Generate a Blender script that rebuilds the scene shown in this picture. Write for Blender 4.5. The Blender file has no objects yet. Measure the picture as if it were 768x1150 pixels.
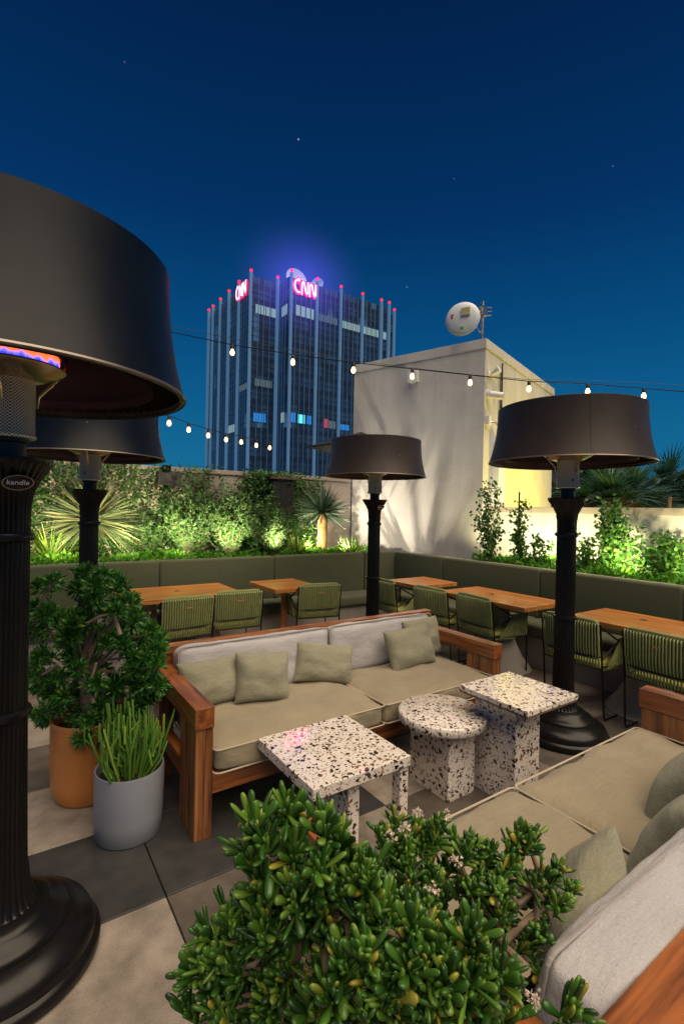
import bpy, bmesh, math, random
from mathutils import Vector, Matrix, noise
R_ = math.radians
rnd = random.Random(7)
scene = bpy.context.scene
col = scene.collection

# ------------------------------------------------------------------ camera basis (room axes: X along sofas, Y across)
FPX, PITCH, ROLL, YAW, CAMH = 552.0, -.0046, .0205, .9685, 1.65
def cam_basis():
    u = Vector((math.sin(YAW), math.cos(YAW), 0)); v = Vector((-math.cos(YAW), math.sin(YAW), 0))
    cp, sp = math.cos(PITCH), math.sin(PITCH); cr, sr = math.cos(ROLL), math.sin(ROLL)
    r = Vector((1, 0, 0)); F = Vector((0, cp, sp)); U = Vector((0, -sp, cp))
    R = cr*r+sr*U; U2 = -sr*r+cr*U
    M = lambda w: Vector((u.dot(w), v.dot(w), w.z))
    return M(R), M(U2), M(F)
CR, CU, CF = cam_basis()
def at(px, py, D):                     # a point of the place, D metres ahead of the camera station
    return CR*((px-384)/FPX*D) - CU*((py-575)/FPX*D) + CF*D + Vector((0, 0, CAMH))

# ------------------------------------------------------------------ materials
MATS = {}
class NT:
    def __init__(s, m): s.t = m.node_tree; s.n = s.t.nodes; s.l = s.t.links
    def add(s, typ, **kw):
        n = s.n.new(typ)
        for k, v in kw.items():
            if k.startswith('i_'):
                n.inputs[k[2:].replace('_', ' ')].default_value = v
            else: setattr(n, k, v)
        return n
    def link(s, a, b): s.l.new(a, b)
def ramp(nt, stops, fac, interp='LINEAR'):
    r = nt.add('ShaderNodeValToRGB'); r.color_ramp.interpolation = interp
    e = r.color_ramp.elements
    while len(e) < len(stops): e.new(0.5)
    for i, (p, c) in enumerate(stops):
        e[i].position = p; e[i].color = (*c, 1) if len(c) == 3 else c
    nt.link(fac, r.inputs[0]); return r.outputs[0]
def newmat(name):
    m = bpy.data.materials.new(name); m.use_nodes = True
    nt = NT(m); b = nt.n['Principled BSDF']; MATS[name] = m
    return m, nt, b
def mth(nt, op, a, b=None):
    n = nt.add('ShaderNodeMath', operation=op)
    for i, x in enumerate((a, b)):
        if x is None: continue
        if isinstance(x, (int, float)): n.inputs[i].default_value = x
        else: nt.link(x, n.inputs[i])
    return n.outputs[0]
def coords(nt, scale=(1, 1, 1), src='Object', loc=(0, 0, 0)):
    tc = nt.add('ShaderNodeTexCoord'); mp = nt.add('ShaderNodeMapping')
    mp.inputs['Scale'].default_value = scale; mp.inputs['Location'].default_value = loc
    nt.link(tc.outputs[src], mp.inputs[0]); return mp.outputs[0]
def noisetex(nt, vec, scale, detail=4, rough=.55):
    n = nt.add('ShaderNodeTexNoise'); n.inputs['Scale'].default_value = scale
    n.inputs['Detail'].default_value = detail; n.inputs['Roughness'].default_value = rough
    nt.link(vec, n.inputs['Vector']); return n.outputs['Fac']
def bump(nt, b, h, strength=.3, dist=.01):
    n = nt.add('ShaderNodeBump'); n.inputs['Strength'].default_value = strength; n.inputs['Distance'].default_value = dist
    nt.link(h, n.inputs['Height']); nt.link(n.outputs[0], b.inputs['Normal'])

def simple(name, c, rough=.5, metal=0., var=.12, vs=6, bmp=0., bs=120, coat=0., spec=.5):
    m, nt, b = newmat(name)
    v = coords(nt); n = noisetex(nt, v, vs, 5)
    nt.link(ramp(nt, [(.25, tuple(x*(1-var) for x in c)), (.75, tuple(min(1, x*(1+var)) for x in c))], n), b.inputs['Base Color'])
    b.inputs['Metallic'].default_value = metal
    rr = nt.add('ShaderNodeMapRange'); rr.inputs[3].default_value = max(.02, rough-.1); rr.inputs[4].default_value = min(1, rough+.1)
    nt.link(noisetex(nt, v, vs*2.3, 4), rr.inputs[0]); nt.link(rr.outputs[0], b.inputs['Roughness'])
    b.inputs['Specular IOR Level'].default_value = spec
    if bmp: bump(nt, b, noisetex(nt, v, bs, 4), bmp, .004)
    if coat: b.inputs['Coat Weight'].default_value = coat; b.inputs['Coat Roughness'].default_value = .15
    return m
def wood(name, axis, dark, light, plank=0., rough=.38, coat=.6):
    m, nt, b = newmat(name)
    sc = [16, 16, 16]; sc['XYZ'.index(axis)] = 1.1
    oi = nt.add('ShaderNodeObjectInfo')
    tc = nt.add('ShaderNodeTexCoord')
    add = nt.add('ShaderNodeVectorMath', operation='ADD'); nt.link(tc.outputs['Object'], add.inputs[0])
    ml = nt.add('ShaderNodeVectorMath', operation='SCALE'); ml.inputs[0].default_value = (7, 5, 3)
    nt.link(oi.outputs['Random'], ml.inputs['Scale']); nt.link(ml.outputs[0], add.inputs[1])
    vec = add.outputs[0]
    if plank:
        sx = nt.add('ShaderNodeSeparateXYZ'); nt.link(tc.outputs['Object'], sx.inputs[0])
        other = 'Y' if axis == 'X' else 'X'
        pid = mth(nt, 'FLOOR', mth(nt, 'DIVIDE', sx.outputs[other], plank))
        wn = nt.add('ShaderNodeTexWhiteNoise', noise_dimensions='1D'); nt.link(pid, wn.inputs['W'])
        sc2 = nt.add('ShaderNodeVectorMath', operation='SCALE'); nt.link(wn.outputs['Color'], sc2.inputs[0]); sc2.inputs['Scale'].default_value = 9
        ad2 = nt.add('ShaderNodeVectorMath', operation='ADD'); nt.link(vec, ad2.inputs[0]); nt.link(sc2.outputs[0], ad2.inputs[1]); vec = ad2.outputs[0]
    mp = nt.add('ShaderNodeMapping'); mp.inputs['Scale'].default_value = sc; nt.link(vec, mp.inputs[0])
    n1 = noisetex(nt, mp.outputs[0], 1.6, 8, .62)
    mp2 = nt.add('ShaderNodeMapping'); mp2.inputs['Scale'].default_value = [x*5 if x > 2 else x*2 for x in sc]; nt.link(vec, mp2.inputs[0])
    n2 = noisetex(nt, mp2.outputs[0], 1.5, 5, .6)
    mix = mth(nt, 'ADD', mth(nt, 'MULTIPLY', n1, .75), mth(nt, 'MULTIPLY', n2, .25))
    mid = tuple((a+c)/2 for a, c in zip(dark, light))
    c = ramp(nt, [(.36, dark), (.48, mid), (.60, light)], mix)
    if plank:
        fr = mth(nt, 'FRACT', mth(nt, 'DIVIDE', sx.outputs[other], plank))
        edge = mth(nt, 'LESS_THAN', mth(nt, 'ABSOLUTE', mth(nt, 'SUBTRACT', fr, .5)), .487)
        val = mth(nt, 'ADD', .84, mth(nt, 'MULTIPLY', wn.outputs['Value'], .3))
        val = mth(nt, 'MULTIPLY', val, mth(nt, 'ADD', .55, mth(nt, 'MULTIPLY', edge, .45)))
        hs = nt.add('ShaderNodeHueSaturation'); nt.link(c, hs.inputs['Color']); nt.link(val, hs.inputs['Value']); c = hs.outputs[0]
    nt.link(c, b.inputs['Base Color'])
    b.inputs['Roughness'].default_value = rough; b.inputs['Coat Weight'].default_value = coat; b.inputs['Coat Roughness'].default_value = .27
    bump(nt, b, mix, .18, .004)
    return m
def fabric(name, c, var=.16, weave=420, bmp=.35):
    m, nt, b = newmat(name)
    v = coords(nt)
    n = mth(nt, 'ADD', mth(nt, 'MULTIPLY', noisetex(nt, v, 6, 5), .4), mth(nt, 'MULTIPLY', noisetex(nt, v, 170, 3, .75), .6))
    nt.link(ramp(nt, [(.3, tuple(x*(1-var) for x in c)), (.7, tuple(x*(1+var) for x in c))], n), b.inputs['Base Color'])
    b.inputs['Roughness'].default_value = .92
    b.inputs['Sheen Weight'].default_value = .15
    w1 = nt.add('ShaderNodeTexNoise'); mp = coords(nt, (weave, weave, weave)); w1.inputs['Scale'].default_value = 1; w1.inputs['Detail'].default_value = 1
    nt.link(mp, w1.inputs['Vector'])
    wr = noisetex(nt, coords(nt, (7, 19, 12)), 1, 6, .6)
    bump(nt, b, mth(nt, 'ADD', mth(nt, 'MULTIPLY', w1.outputs['Fac'], .12), wr), bmp, .02)
    return m
def leafmat(name, stops, rough=.45, trans=.25, spec=.5):
    m, nt, b = newmat(name)
    g = nt.add('ShaderNodeNewGeometry')
    c = ramp(nt, stops, g.outputs['Random Per Island'])
    nt.link(c, b.inputs['Base Color']); b.inputs['Roughness'].default_value = rough
    b.inputs['Specular IOR Level'].default_value = spec
    if trans:
        tr = nt.add('ShaderNodeBsdfTranslucent'); nt.link(c, tr.inputs['Color'])
        mx = nt.add('ShaderNodeMixShader'); mx.inputs[0].default_value = trans
        nt.link(b.outputs[0], mx.inputs[1]); nt.link(tr.outputs[0], mx.inputs[2])
        nt.link(mx.outputs[0], nt.n['Material Output'].inputs[0])
    return m
def emit(name, c, s):
    m, nt, b = newmat(name)
    v = coords(nt); n = noisetex(nt, v, 3, 2)
    e = nt.add('ShaderNodeEmission'); e.inputs['Strength'].default_value = s
    nt.link(ramp(nt, [(.2, tuple(x*.85 for x in c)), (.8, c)], n), e.inputs[0])
    nt.link(e.outputs[0], nt.n['Material Output'].inputs[0]); return m

TD, TL = (.058, .013, .004), (.37, .118, .026)
M = {}
for ax in 'XYZ': M['teak'+ax] = wood('teak_'+ax.lower(), ax, TD, TL)
M['teakF'] = wood('teak_panel', 'Z', TD, (.38, .15, .045), plank=.055)
M['tableX'] = wood('table_wood_x', 'X', (.27, .085, .018), (.60, .25, .066), plank=.125, rough=.34, coat=.3)
M['tableY'] = wood('table_wood_y', 'Y', (.27, .085, .018), (.60, .25, .066), plank=.125, rough=.34, coat=.3)
M['seat'] = fabric('seat_fabric', (.265, .225, .150), var=.22, bmp=.6)
M['pipe'] = fabric('piping_cord', (.44, .38, .28))
M['pipeb'] = fabric('back_piping_cord', (.30, .28, .27))
M['backf'] = fabric('back_fabric', (.40, .39, .40), var=.2, bmp=.6)
M['pil'] = fabric('pillow_fabric', (.25, .245, .17), var=.24, bmp=.7)
M['green'] = fabric('banquette_vinyl', (.072, .084, .042), var=.12, bmp=.2)
M['chairc'] = simple('green_cord', (.23, .26, .095), .6, var=.25, vs=20)
M['chairb'] = fabric('chair_back_pad', (.19, .21, .07), var=.15)  # darker green puts the dark of the cord gaps into the pad
M['chairp'] = fabric('chair_cushion', (.34, .34, .08), var=.15)
M['wire'] = simple('black_metal', (.012, .012, .013), .4, .6)
M['iron'] = simple('cast_iron', (.0065, .006, .006), .30, .0, var=.3, vs=9, bmp=.05, spec=.3)
M['shade'] = simple('bronze_powder_coat', (.036, .025, .020), .45, .1, var=.3, vs=3, bmp=.12, bs=500, spec=.35)
M['shade_unlit'] = simple('powder_coat_unlit', (.0035, .006, .011), .36, .0, var=.25, vs=3, bmp=.12, bs=500, spec=.22)  # darker bluish copy of the coat, unlit look painted into the colour
M['shadein'] = simple('shade_inside', (.075, .058, .04), .5, .3, var=.3)
M['rimm'] = simple('rim_edge', (.22, .19, .16), .35, .7, var=.2)  # paler metal puts the thin bright highlight of the rim into the colour
M['steel'] = simple('brushed_steel', (.55, .52, .47), .28, 1., var=.1)
M['brass'] = simple('reflector_pan', (.42, .34, .22), .3, 1., var=.1)
M['terra'] = simple('terracotta_glaze', (.56, .20, .042), .38, var=.14, vs=5, coat=.2)
M['greypot'] = simple('grey_glaze', (.23, .25, .29), .4, var=.06, vs=4, coat=.15)
M['soil'] = simple('soil', (.02, .014, .01), .95, var=.5, vs=60, bmp=.8, bs=90)
M['conc'] = simple('concrete', (.30, .27, .235), .75, var=.12, vs=8, bmp=.1)
M['white'] = simple('white_paint', (.72, .72, .70), .45, var=.05)
M['bark'] = simple('bark', (.26, .19, .13), .85, var=.45, vs=22, bmp=.6, bs=40)
M['barkd'] = simple('dark_bark', (.07, .05, .035), .9, var=.4, vs=18, bmp=.5, bs=40)
M['ygtrunk'] = simple('dry_trunk', (.36, .20, .08), .9, var=.4, vs=30, bmp=.7, bs=60)
M['glass'] = None
M['jade'] = leafmat('jade_leaf', [(0, (.011, .042, .006)), (.30, (.027, .088, .010)), (.65, (.060, .155, .016)), (.93, (.13, .23, .026)), (.99, (.30, .26, .03)), (1, (.34, .2, .03))], .34, .0, .5)
M['jadef'] = leafmat('jade_flower', [(0, (.62, .48, .40)), (1, (.80, .70, .60))], .7, .2)
M['needle'] = leafmat('needle_leaf', [(0, (.018, .085, .014)), (.5, (.040, .17, .024)), (.85, (.085, .25, .035)), (1, (.18, .30, .05))], .38, .1)
M['stick'] = leafmat('pencil_stem', [(0, (.05, .15, .02)), (.6, (.11, .26, .03)), (1, (.24, .36, .05))], .4, .0)
M['yucca'] = leafmat('yucca_blade', [(0, (.045, .085, .04)), (.5, (.10, .14, .065)), (1, (.22, .20, .09))], .5, .25)
M['drag'] = leafmat('dragon_blade', [(0, (.05, .12, .08)), (.6, (.10, .19, .12)), (1, (.20, .27, .14))], .45, .2)
M['flax'] = leafmat('flax_blade', [(0, (.08, .19, .025)), (.6, (.18, .32, .04)), (1, (.36, .42, .08))], .5, .3)
M['feath'] = leafmat('feather_leaf', [(0, (.015, .060, .015)), (.5, (.034, .105, .022)), (1, (.09, .18, .035))], .6, .3)
M['ivy'] = leafmat('ivy_leaf', [(0, (.014, .065, .012)), (.5, (.030, .115, .018)), (1, (.085, .18, .03))], .5, .25)
M['cover'] = leafmat('ground_cover_leaf', [(0, (.035, .16, .010)), (.5, (.085, .30, .016)), (1, (.20, .40, .03))], .5, .35)
M['vine'] = leafmat('vine_leaf', [(0, (.018, .085, .010)), (.6, (.045, .16, .018)), (1, (.12, .24, .03))], .5, .3)
M['palm'] = leafmat('palm_leaf', [(0, (.02, .07, .05)), (.6, (.04, .12, .08)), (1, (.09, .18, .11))], .5, .2)
M['treefar'] = leafmat('far_leaf', [(0, (.012, .04, .03)), (1, (.04, .10, .07))], .6, .2)
M['bulb'] = emit('bulb_glow', (1, .52, .18), 9)
M['red'] = emit('red_beacon', (1, .02, .03), 2.6)
M['sign_red'] = emit('sign_red', (1, .012, .06), 5)
M['sign_white'] = emit('sign_inline', (.95, .55, .85), 4)
M['blk'] = simple('black_plastic', (.008, .008, .008), .5)
M['plate'] = simple('plate_black', (.02, .02, .022), .25, .2)
M['orange'] = simple('orange_tag', (.5, .2, .06), .6)
M['redp'] = simple('red_print', (.5, .03, .05), .6)
M['greenp'] = simple('green_print', (.03, .35, .08), .6)
M['beigep'] = simple('beige_housing', (.42, .36, .22), .6)

def mk_terrazzo(name, base):
    m, nt, b = newmat(name)
    v = coords(nt)
    dn = nt.add('ShaderNodeTexNoise'); dn.inputs['Scale'].default_value = 30; nt.link(v, dn.inputs['Vector'])
    ad = nt.add('ShaderNodeVectorMath', operation='MULTIPLY_ADD'); nt.link(dn.outputs['Color'], ad.inputs[0])
    ad.inputs[1].default_value = (.034,)*3; nt.link(v, ad.inputs[2]); w = ad.outputs[0]
    cur = None
    n0 = noisetex(nt, v, 9, 4)
    cur = ramp(nt, [(.3, tuple(x*.9 for x in base)), (.7, base)], n0)
    for sc, th, cut in ((31, .27, .50), (55, .28, .46), (110, .30, .40)):
        vo = nt.add('ShaderNodeTexVoronoi'); vo.inputs['Scale'].default_value = sc; nt.link(w, vo.inputs['Vector'])
        sep = nt.add('ShaderNodeSeparateColor'); nt.link(vo.outputs['Color'], sep.inputs[0])
        mask = mth(nt, 'MULTIPLY', mth(nt, 'LESS_THAN', vo.outputs['Distance'], mth(nt, 'ADD', th, mth(nt, 'MULTIPLY', sep.outputs[2], .14))), mth(nt, 'LESS_THAN', sep.outputs[0], cut))
        cc = ramp(nt, [(0, (.012, .011, .012)), (.22, (.045, .025, .016)), (.42, (.16, .065, .028)), (.56, (.05, .035, .03)), (.72, (.25, .11, .045)), (.86, (.33, .22, .13)), (.95, (.06, .06, .07))], sep.outputs[1], 'CONSTANT')
        mx = nt.add('ShaderNodeMix', data_type='RGBA'); nt.link(mask, mx.inputs[0]); nt.link(cur, mx.inputs[6]); nt.link(cc, mx.inputs[7]); cur = mx.outputs[2]
    nt.link(cur, b.inputs['Base Color']); b.inputs['Roughness'].default_value = .035; b.inputs['IOR'].default_value = 1.6
    b.inputs['Specular IOR Level'].default_value = .5
    return m
M['terz'] = mk_terrazzo('terrazzo', (.75, .685, .63))

def mk_floor():
    m, nt, b = newmat('deck_tile')
    at_ = nt.add('ShaderNodeVertexColor'); at_.layer_name = 'tile'
    v = coords(nt)
    n = mth(nt, 'ADD', mth(nt, 'MULTIPLY', noisetex(nt, v, 7, 6, .6), .55), mth(nt, 'MULTIPLY', noisetex(nt, v, 190, 3, .7), .45))
    rr = nt.add('ShaderNodeMapRange'); rr.inputs[1].default_value = .3; rr.inputs[2].default_value = .7; rr.inputs[3].default_value = .42; rr.inputs[4].default_value = 1.58
    nt.link(n, rr.inputs[0])
    mx = nt.add('ShaderNodeVectorMath', operation='SCALE'); nt.link(at_.outputs['Color'], mx.inputs[0]); nt.link(rr.outputs[0], mx.inputs['Scale'])
    st = noisetex(nt, v, 2.2, 5, .65)
    hs = nt.add('ShaderNodeHueSaturation'); nt.link(mx.outputs[0], hs.inputs['Color'])
    r2 = nt.add('ShaderNodeMapRange'); r2.inputs[1].default_value = .35; r2.inputs[2].default_value = .65; r2.inputs[3].default_value = .8; r2.inputs[4].default_value = 1.12; nt.link(st, r2.inputs[0])
    nt.link(r2.outputs[0], hs.inputs['Value']); nt.link(hs.outputs[0], b.inputs['Base Color'])
    r3 = nt.add('ShaderNodeMapRange'); r3.inputs[3].default_value = .42; r3.inputs[4].default_value = .75; nt.link(st, r3.inputs[0]); nt.link(r3.outputs[0], b.inputs['Roughness'])
    bump(nt, b, noisetex(nt, v, 160, 3), .12, .003)
    return m
M['floor'] = mk_floor()
def mk_stucco(name, c):
    m, nt, b = newmat(name)
    v = coords(nt)
    n = mth(nt, 'ADD', mth(nt, 'MULTIPLY', noisetex(nt, v, 1.3, 6, .65), .6), mth(nt, 'MULTIPLY', noisetex(nt, v, 55, 3, .6), .4))
    sx = coords(nt, (6, 6, .5)); n2 = noisetex(nt, sx, 1, 5, .6)
    nn = mth(nt, 'ADD', mth(nt, 'MULTIPLY', n, .7), mth(nt, 'MULTIPLY', n2, .3))
    nt.link(ramp(nt, [(.32, tuple(x*.68 for x in c)), (.55, c), (.75, tuple(min(1, x*1.1) for x in c))], nn), b.inputs['Base Color'])
    b.inputs['Roughness'].default_value = .9; bump(nt, b, noisetex(nt, v, 70, 5, .7), .3, .012)
    return m
M['stucco'] = mk_stucco('stucco', (.52, .505, .49))
M['stucco2'] = mk_stucco('garden_stucco', (.42, .36, .32))
M['cap'] = mk_stucco('coping_stone', (.36, .31, .26))

# ------------------------------------------------------------------ mesh helpers
class MB:
    def __init__(s): s.v = []; s.f = []
    def add(s, vs, fs, mat=None):
        o = len(s.v)
        s.v += [tuple(mat @ Vector(p)) for p in vs] if mat else [tuple(p) for p in vs]
        s.f += [tuple(i+o for i in f) for f in fs]; return s
    def box(s, x0, x1, y0, y1, z0, z1, mat=None):
        return s.add([(x0, y0, z0), (x1, y0, z0), (x1, y1, z0), (x0, y1, z0), (x0, y0, z1), (x1, y0, z1), (x1, y1, z1), (x0, y1, z1)],
                     [(3, 2, 1, 0), (4, 5, 6, 7), (0, 1, 5, 4), (1, 2, 6, 5), (2, 3, 7, 6), (3, 0, 4, 7)], mat)
    def prism(s, poly, z0, z1, mat=None):
        n = len(poly)
        return s.add([(x, y, z0) for x, y in poly]+[(x, y, z1) for x, y in poly],
                     [tuple(reversed(range(n))), tuple(range(n, 2*n))]+[(i, (i+1) % n, n+(i+1) % n, n+i) for i in range(n)], mat)
    def tube(s, pts, r, n=8, cap=True, mat=None):
        pts = [Vector(p) for p in pts]; rs = r if isinstance(r, (list, tuple)) else [r]*len(pts)
        vs, fs = [], []; up = None
        for i, p in enumerate(pts):
            t = (pts[min(i+1, len(pts)-1)]-pts[max(i-1, 0)])
            if t.length < 1e-9: t = Vector((0, 0, 1))
            t.normalize()
            if up is None:
                a = t.orthogonal().normalized()
            else:
                a = up-t*up.dot(t)
                a = a.normalized() if a.length > 1e-6 else t.orthogonal().normalized()
            up = a; b = t.cross(a)
            for k in range(n):
                q = 2*math.pi*k/n; vs.append(p+(a*math.cos(q)+b*math.sin(q))*rs[i])
        for i in range(len(pts)-1):
            for k in range(n):
                fs.append((i*n+k, i*n+(k+1) % n, (i+1)*n+(k+1) % n, (i+1)*n+k))
        if cap:
            fs.append(tuple(reversed(range(n)))); fs.append(tuple(range((len(pts)-1)*n, len(pts)*n)))
        return s.add(vs, fs, mat)
    def lathe(s, prof, n=48, mat=None, flute=None):
        # prof: (r, z, flute depth factor optional)
        vs, fs = [], []
        for p in prof:
            r, z = p[0], p[1]; fd = p[2] if len(p) > 2 else 0
            for k in range(n):
                a = 2*math.pi*k/n; rr = r
                if flute and fd: rr = r-fd*(0.5-0.5*math.cos(a*flute))**1.6
                vs.append((rr*math.cos(a), rr*math.sin(a), z))
        for i in range(len(prof)-1):
            for k in range(n): fs.append((i*n+k, i*n+(k+1) % n, (i+1)*n+(k+1) % n, (i+1)*n+k))
        if prof[0][0] > 1e-5: pass
        return s.add(vs, fs, mat)
    def blade(s, p, d, L, w, droop=.3, seg=4, side=None, twist=0.):
        d = Vector(d).normalized(); p = Vector(p)
        sd = d.cross(Vector((0, 0, 1)))
        if sd.length < .05: sd = Vector((math.cos(twist), math.sin(twist), 0))
        sd.normalize(); sd = Matrix.Rotation(twist, 3, d) @ sd
        vs, fs = [], []; q = p.copy(); dd = d.copy()
        for i in range(seg+1):
            t = i/seg; ww = w*(1-t)**.7*(0.6+.4*min(1, t*4)) if i < seg else w*.04
            vs += [q-sd*ww, q+sd*ww]
            dd = (dd+Vector((0, 0, -droop/seg))).normalized(); q = q+dd*(L/seg)
        for i in range(seg): fs.append((2*i, 2*i+1, 2*i+3, 2*i+2))
        return s.add(vs, fs)
    def leaf(s, p, d, nrm, L, w):
        d = Vector(d).normalized(); nrm = Vector(nrm); sd = d.cross(nrm)
        if sd.length < 1e-4: sd = d.orthogonal()
        sd.normalize(); n = sd.cross(d); p = Vector(p)
        return s.add([p, p+d*L*.4+sd*w-n*w*.25, p+d*L, p+d*L*.4-sd*w-n*w*.25, p+d*L*.45+n*w*.1], [(0, 1, 4), (1, 2, 4), (2, 3, 4), (3, 0, 4)])
    def fat(s, p, d, L, r, n=6, flat=.7):
        d = Vector(d).normalized(); a = d.orthogonal().normalized(); b = d.cross(a); p = Vector(p)
        q = rnd.uniform(0, 6.28); a, b = a*math.cos(q)+b*math.sin(q), b*math.cos(q)-a*math.sin(q)
        prof = [(0, .30), (.3, .62), (.65, .98), (.86, .95), (.97, .55)]
        bend = a*rnd.uniform(-.1, .1)*L
        vs, fs = [], []
        for t, rr in prof:
            for k in range(n):
                th = 2*math.pi*k/n; vs.append(p+d*L*t+bend*t*t+(a*math.cos(th)+b*math.sin(th)*flat)*r*rr)
        m = len(prof)
        for i in range(m-1):
            for k in range(n): fs.append((i*n+k, i*n+(k+1) % n, (i+1)*n+(k+1) % n, (i+1)*n+k))
        vs.append(p+d*L+bend)
        for k in range(n): fs.append(((m-1)*n+k, (m-1)*n+(k+1) % n, m*n))
        return s.add(vs, fs)
    def obj(s, name, mat, parent=None, smooth=False, bev=0., seg=2, sharp=None, loc=None):
        me = bpy.data.meshes.new(name); me.from_pydata(s.v, [], s.f); me.update()
        bm = bmesh.new(); bm.from_mesh(me); bmesh.ops.recalc_face_normals(bm, faces=bm.faces); bm.to_mesh(me); bm.free()
        me.materials.append(mat)
        o = bpy.data.objects.new(name, me); col.objects.link(o)
        if parent: o.parent = parent
        if loc: o.location = loc
        if bev:
            b = o.modifiers.new('bevel', 'BEVEL'); b.width = bev; b.segments = seg; b.limit_method = 'ANGLE'; b.angle_limit = R_(35)
        if smooth or bev:
            me.polygons.foreach_set('use_smooth', [True]*len(me.polygons))
            if sharp is None: sharp = 40
            if not bev: me.set_sharp_from_angle(angle=R_(sharp))
            elif smooth is False:
                me.polygons.foreach_set('use_smooth', [False]*len(me.polygons))
        return o
def leafobj(mb, name, mat, parent=None):   # open leaf meshes: keep normals as built
    me = bpy.data.meshes.new(name); me.from_pydata(mb.v, [], mb.f); me.update(); me.materials.append(mat)
    me.polygons.foreach_set('use_smooth', [True]*len(me.polygons))
    o = bpy.data.objects.new(name, me); col.objects.link(o)
    if parent: o.parent = parent
    return o
def tag(o, label=None, cat=None, group=None, kind=None):
    if label: o['label'] = label
    if cat: o['category'] = cat
    if group: o['group'] = group
    if kind: o['kind'] = kind
    return o
def empty(name, loc, rz=0., label=None, cat=None, group=None):
    o = bpy.data.objects.new(name, None); o.empty_display_size = .1; col.objects.link(o); o.location = loc; o.rotation_euler = (0, 0, rz)
    return tag(o, label, cat, group)
def copy_tree(o, parent=None):
    c = o.copy(); col.objects.link(c); c.parent = parent
    for ch in list(o.children): copy_tree(ch, c)
    return c
def circ(r, n): return [(r*math.cos(2*math.pi*k/n), r*math.sin(2*math.pi*k/n)) for k in range(n)]
def runit():
    while True:
        p = Vector((rnd.uniform(-1, 1), rnd.uniform(-1, 1), rnd.uniform(-1, 1)))
        if .01 < p.length < 1: return p.normalized()

# cushions -----------------------------------------------------------
def cushion_mesh(w, d, h, r=.035, puff=.02, seed=0, wr=.006, cuts=14):
    bm = bmesh.new(); bmesh.ops.create_cube(bm, size=2)
    bmesh.ops.subdivide_edges(bm, edges=bm.edges, cuts=cuts, use_grid_fill=True)
    hx, hy, hz = w/2, d/2, h/2
    for vt in bm.verts:
        x, y, z = vt.co
        p = Vector((x*hx, y*hy, z*hz))
        q = Vector((max(-hx+r, min(hx-r, p.x)), max(-hy+r, min(hy-r, p.y)), max(-hz+r, min(hz-r, p.z))))
        # grid points inside the rim get pushed onto the rounded box
        e = p-q
        if e.length > 1e-6: p = q+e.normalized()*min(r, e.length) if e.length > r else p
        b = (1-x*x)*(1-y*y)
        p.z += puff*math.copysign(1, z)*b**.6*(1 if z > 0 else .2)*abs(z)
        p.y += .35*puff*math.copysign(1, y)*(1-x**4)*(1-z*z)*(abs(y) > .99)
        n1 = noise.noise(Vector((p.x*5+seed*7, p.y*5, p.z*5)))*wr + noise.noise(Vector((p.x*14+seed*3, p.y*9, p.z*14)))*wr*.45
        # creases fanning in from the rim
        n1 += noise.noise(Vector((p.x*22+seed, p.y*3, seed)))*wr*.35*(1-b)
        rg = (1-abs(noise.noise(Vector((p.x*4.2+seed*2.3, p.y*2.1+p.x*1.5, seed*1.7)))))**9
        n1 -= rg*wr*.55*min(1, 2.5*(1-max(abs(x), abs(y))+.25))
        p += Vector((x**3, y**3, z)).normalized()*n1
        vt.co = p
    return bm
def bmobj(bm, name, mat, parent=None, mat4=None, sub=1):
    if mat4: bmesh.ops.transform(bm, matrix=mat4, verts=bm.verts)
    me = bpy.data.meshes.new(name); bm.to_mesh(me); bm.free(); me.materials.append(mat)
    me.polygons.foreach_set('use_smooth', [True]*len(me.polygons))
    o = bpy.data.objects.new(name, me); col.objects.link(o)
    if parent: o.parent = parent
    if sub:
        s = o.modifiers.new('sub', 'SUBSURF'); s.levels = sub; s.render_levels = sub
    return o
def rim_pipe(w, d, z, r=.004, rc=.03):
    pts = []
    for cx, cy, a0 in ((w/2-rc, d/2-rc, 0), (-w/2+rc, d/2-rc, 90), (-w/2+rc, -d/2+rc, 180), (w/2-rc, -d/2+rc, 270)):
        for k in range(5):
            a = R_(a0+k*22.5); pts.append((cx+rc*math.cos(a), cy+rc*math.sin(a), z))
    pts.append(pts[0]); return pts
def pillow_mesh(w, h, t, seed):
    bm = bmesh.new(); N = 22
    grid = {}
    for s in (1, -1):
        for i in range(N+1):
            for j in range(N+1):
                x, y = -1+2*i/N, -1+2*j/N
                if s == -1 and (i in (0, N) or j in (0, N)): grid[(s, i, j)] = grid[(1, i, j)]; continue
                e = (1-abs(x)**2.6)*(1-abs(y)**2.6)
                th = t/2*max(0, e)**.52
                px = x*w/2*(1-.07*(1-abs(y)**2)*abs(x)**2)
                py = y*h/2*(1-.07*(1-abs(x)**2)*abs(y)**2)
                nz = noise.noise(Vector((x*1.6+seed*5, y*1.6, s)))*.016+noise.noise(Vector((x*4+seed*5, y*5, s*3)))*.007*(.3+abs(x)*abs(y))
                grid[(s, i, j)] = bm.verts.new((px, s*(th+nz*min(1, e*2.5)), py))
        for i in range(N):
            for j in range(N):
                q = [grid[(s, i, j)], grid[(s, i+1, j)], grid[(s, i+1, j+1)], grid[(s, i, j+1)]]
                bm.faces.new(q if s == -1 else q[::-1])
    return bm

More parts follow.
